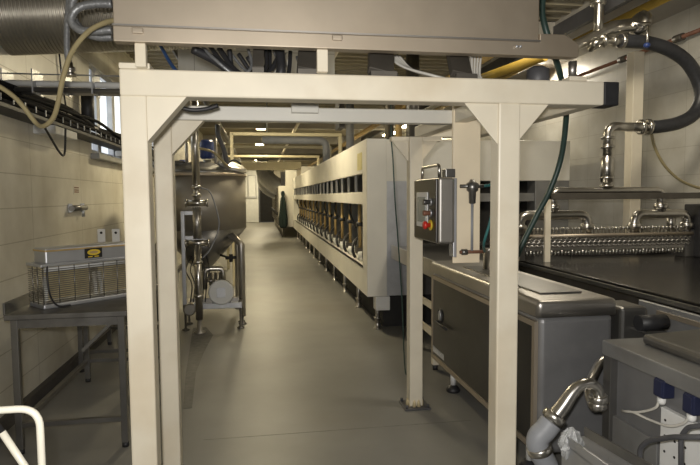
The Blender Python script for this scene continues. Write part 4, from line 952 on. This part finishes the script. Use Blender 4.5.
MB().tube(path([at(551, 422, y=PY), at(545, 430, y=PY), at(538.5, 437, y=PY), at(537.5, 445, y=PY), at(541, 454, y=PY), (bt.x+.01, PY, bt.z-.02), (bt.x+.05, PY, .15), (bt.x+.06, PY, 0.002)], 5), .052, 18).build('drain_hose', 'grey_plastic', dp)
clampring(at(539.5, 449, y=PY), Vector((.35, 0, -1)), .060, dp, 'hose_cuff')
# open tray with plastic bag, bottom edge
TYY = 1.95
ty = thing('drip_chute', 'sloping open stainless chute at the bottom edge below the swan-neck pipe', 'chute', at(620, 470, y=TYY))
A, Bp, Cc, Dd = at(562, 440, y=2.12), at(584, 436, y=2.2), at(660, 481, y=1.75), at(632, 492, y=1.6)
MB().prism([A, Bp, Cc, Dd], (0, 0, -.012)).build('chute_floor', 'iron', ty)
MB().prism([A, Dd, Dd+Vector((0, 0, .035)), A+Vector((0, 0, .035))], (-.008, -.004, 0)).build('side_flange', 'iron', ty)
MB().prism([Bp, Cc, Cc+Vector((0, 0, .04)), Bp+Vector((0, 0, .04))], (.008, .004, 0)).build('side_flange', 'steel_dark', ty)
MB().prism([A, Dd, Dd+Vector((0, 0, -.25)), A+Vector((0, 0, -.25))], (.01, .004, 0)).build('front_skirt', 'iron', ty)
mid = (A+Bp+Cc+Dd)/4
MB().box(mid.x-.03, mid.x+.03, mid.y-.03, mid.y+.03, 0, mid.z-.01).build('stand', 'steel_dark', ty)
bgc = at(571, 447, y=2.08)
bgm = MB(); rr = []
for i in range(7):
    f_ = i/6; R_ = .05*math.sin(PI*min(.98, max(.06, f_)))**.5
    rr.append([bgc+Vector((R_*math.cos(2*PI*k/18)*(1+.22*random.uniform(-1, 1)), R_*.7*math.sin(2*PI*k/18)*(1+.22*random.uniform(-1, 1)), -.05+.125*f_+.008*random.uniform(-1, 1))) for k in range(18)])
bgm.rings(rr, smooth=False)
bgm.build('crumpled_bag', 'bag', tagv=('crumpled clear plastic bag tied on the end of the steel chute', 'bag'))

# ================================================================== CEILING LIGHTS
def light(x, y, z, lab, pw_=60, grp='ceiling lights over the aisle', size=(1.2, .28)):
    t = thing('ceiling_light', lab, 'light', (x, y, z), group=grp)
    MB().box(x-.15, x+.15, y-.5, y+.5, z+.03, z+.09).build('housing', 'white', t)
    MB().box(x-.12, x+.12, y-.48, y+.48, z, z+.03).build('diffuser', 'glow', t)
    for yy in (-.4, .4): MB().cyl((x, y+yy, z+.09), (x, y+yy, ZC), .006, seg=6).build('hanger_rod', 'iron', t)
    ld = bpy.data.lights.new('lamp', 'AREA'); ld.shape = 'RECTANGLE'; ld.size = .24; ld.size_y = .96; ld.energy = pw_; ld.color = (1., .86, .58)
    lo = bpy.data.objects.new('lamp', ld); COL.objects.link(lo); lo.parent = t; lo.location = (0, 0, -.03)
    return t
lz = 3.42
for (px, py), lab in (((261, 127.7), 'nearest lit ceiling light showing under the rear gantry beam'), ((259.6, 145.8), 'second lit ceiling light down the aisle, half hidden by pipes'), ((257, 160), 'farthest lit ceiling light at the end of the aisle'), ((411, 125.7), 'lit ceiling light above the oven, right of two'), ((390, 134.5), 'lit ceiling light above the oven, left of two')):
    p_ = at(px, py, z=lz); light(p_.x, p_.y, lz, lab, 80)
light(.05, 33.0, lz, 'unseen ceiling light added to brighten the end door, behind the far overhead beam', 110)  # unseen fixture added so the far door is lit
light(0, 8.3, lz, 'unseen ceiling light added to brighten the aisle, behind the gantry beams', 75)  # unseen fixture added for more light in the aisle

# ================================================================== LIGHTS, WORLD, CAMERA
def area(name, loc, tgt, size, e, col):
    ld = bpy.data.lights.new(name, 'AREA'); ld.shape = 'DISK'; ld.size = size; ld.energy = e; ld.color = col
    o = bpy.data.objects.new(name, ld); COL.objects.link(o); o.location = loc
    o.rotation_euler = (Vector(tgt)-Vector(loc)).to_track_quat('-Z', 'Y').to_euler(); return o
area('camera_flash', (-.05, .02, 1.69), (.6, 4, 1.6), .08, 66, (1., .965, .915))
area('unseen_lamp', (.6, -1.6, 3.4), (.6, 2.5, .8), 1.6, 12, (1., .93, .84))  # soft fill added from behind the camera, no visible fixture
area('unseen_lamp', (2.3, 3.6, 3.42), (3.0, 5.6, 1.3), .6, 42, (1., .90, .72))

area('unseen_lamp', (4.15, 8.2, 3.45), (4.15, 7.0, 1.), .4, 22, (1., .9, .72))  # unseen lamp added to brighten the wall in the gap beside the oven
wd_ = bpy.data.worlds.new('hall'); SC.world = wd_; wd_.use_nodes = True
bgn = wd_.node_tree.nodes['Background']; bgn.inputs[0].default_value = (1., .96, .88, 1); bgn.inputs[1].default_value = .06

cd = bpy.data.cameras.new('camera'); cam = bpy.data.objects.new('camera', cd); COL.objects.link(cam)
cd.sensor_width = 36; cd.lens = FPX/700*36; cd.clip_start = .05; cd.clip_end = 200
Rm = Matrix((_X, -_D, -_F)).transposed().to_4x4()
cam.matrix_world = Matrix.Translation((0, 0, CH)) @ Rm
SC.camera = cam
SC.view_settings.view_transform = 'Standard'
SC.view_settings.look = 'None'
SC.view_settings.exposure = 0
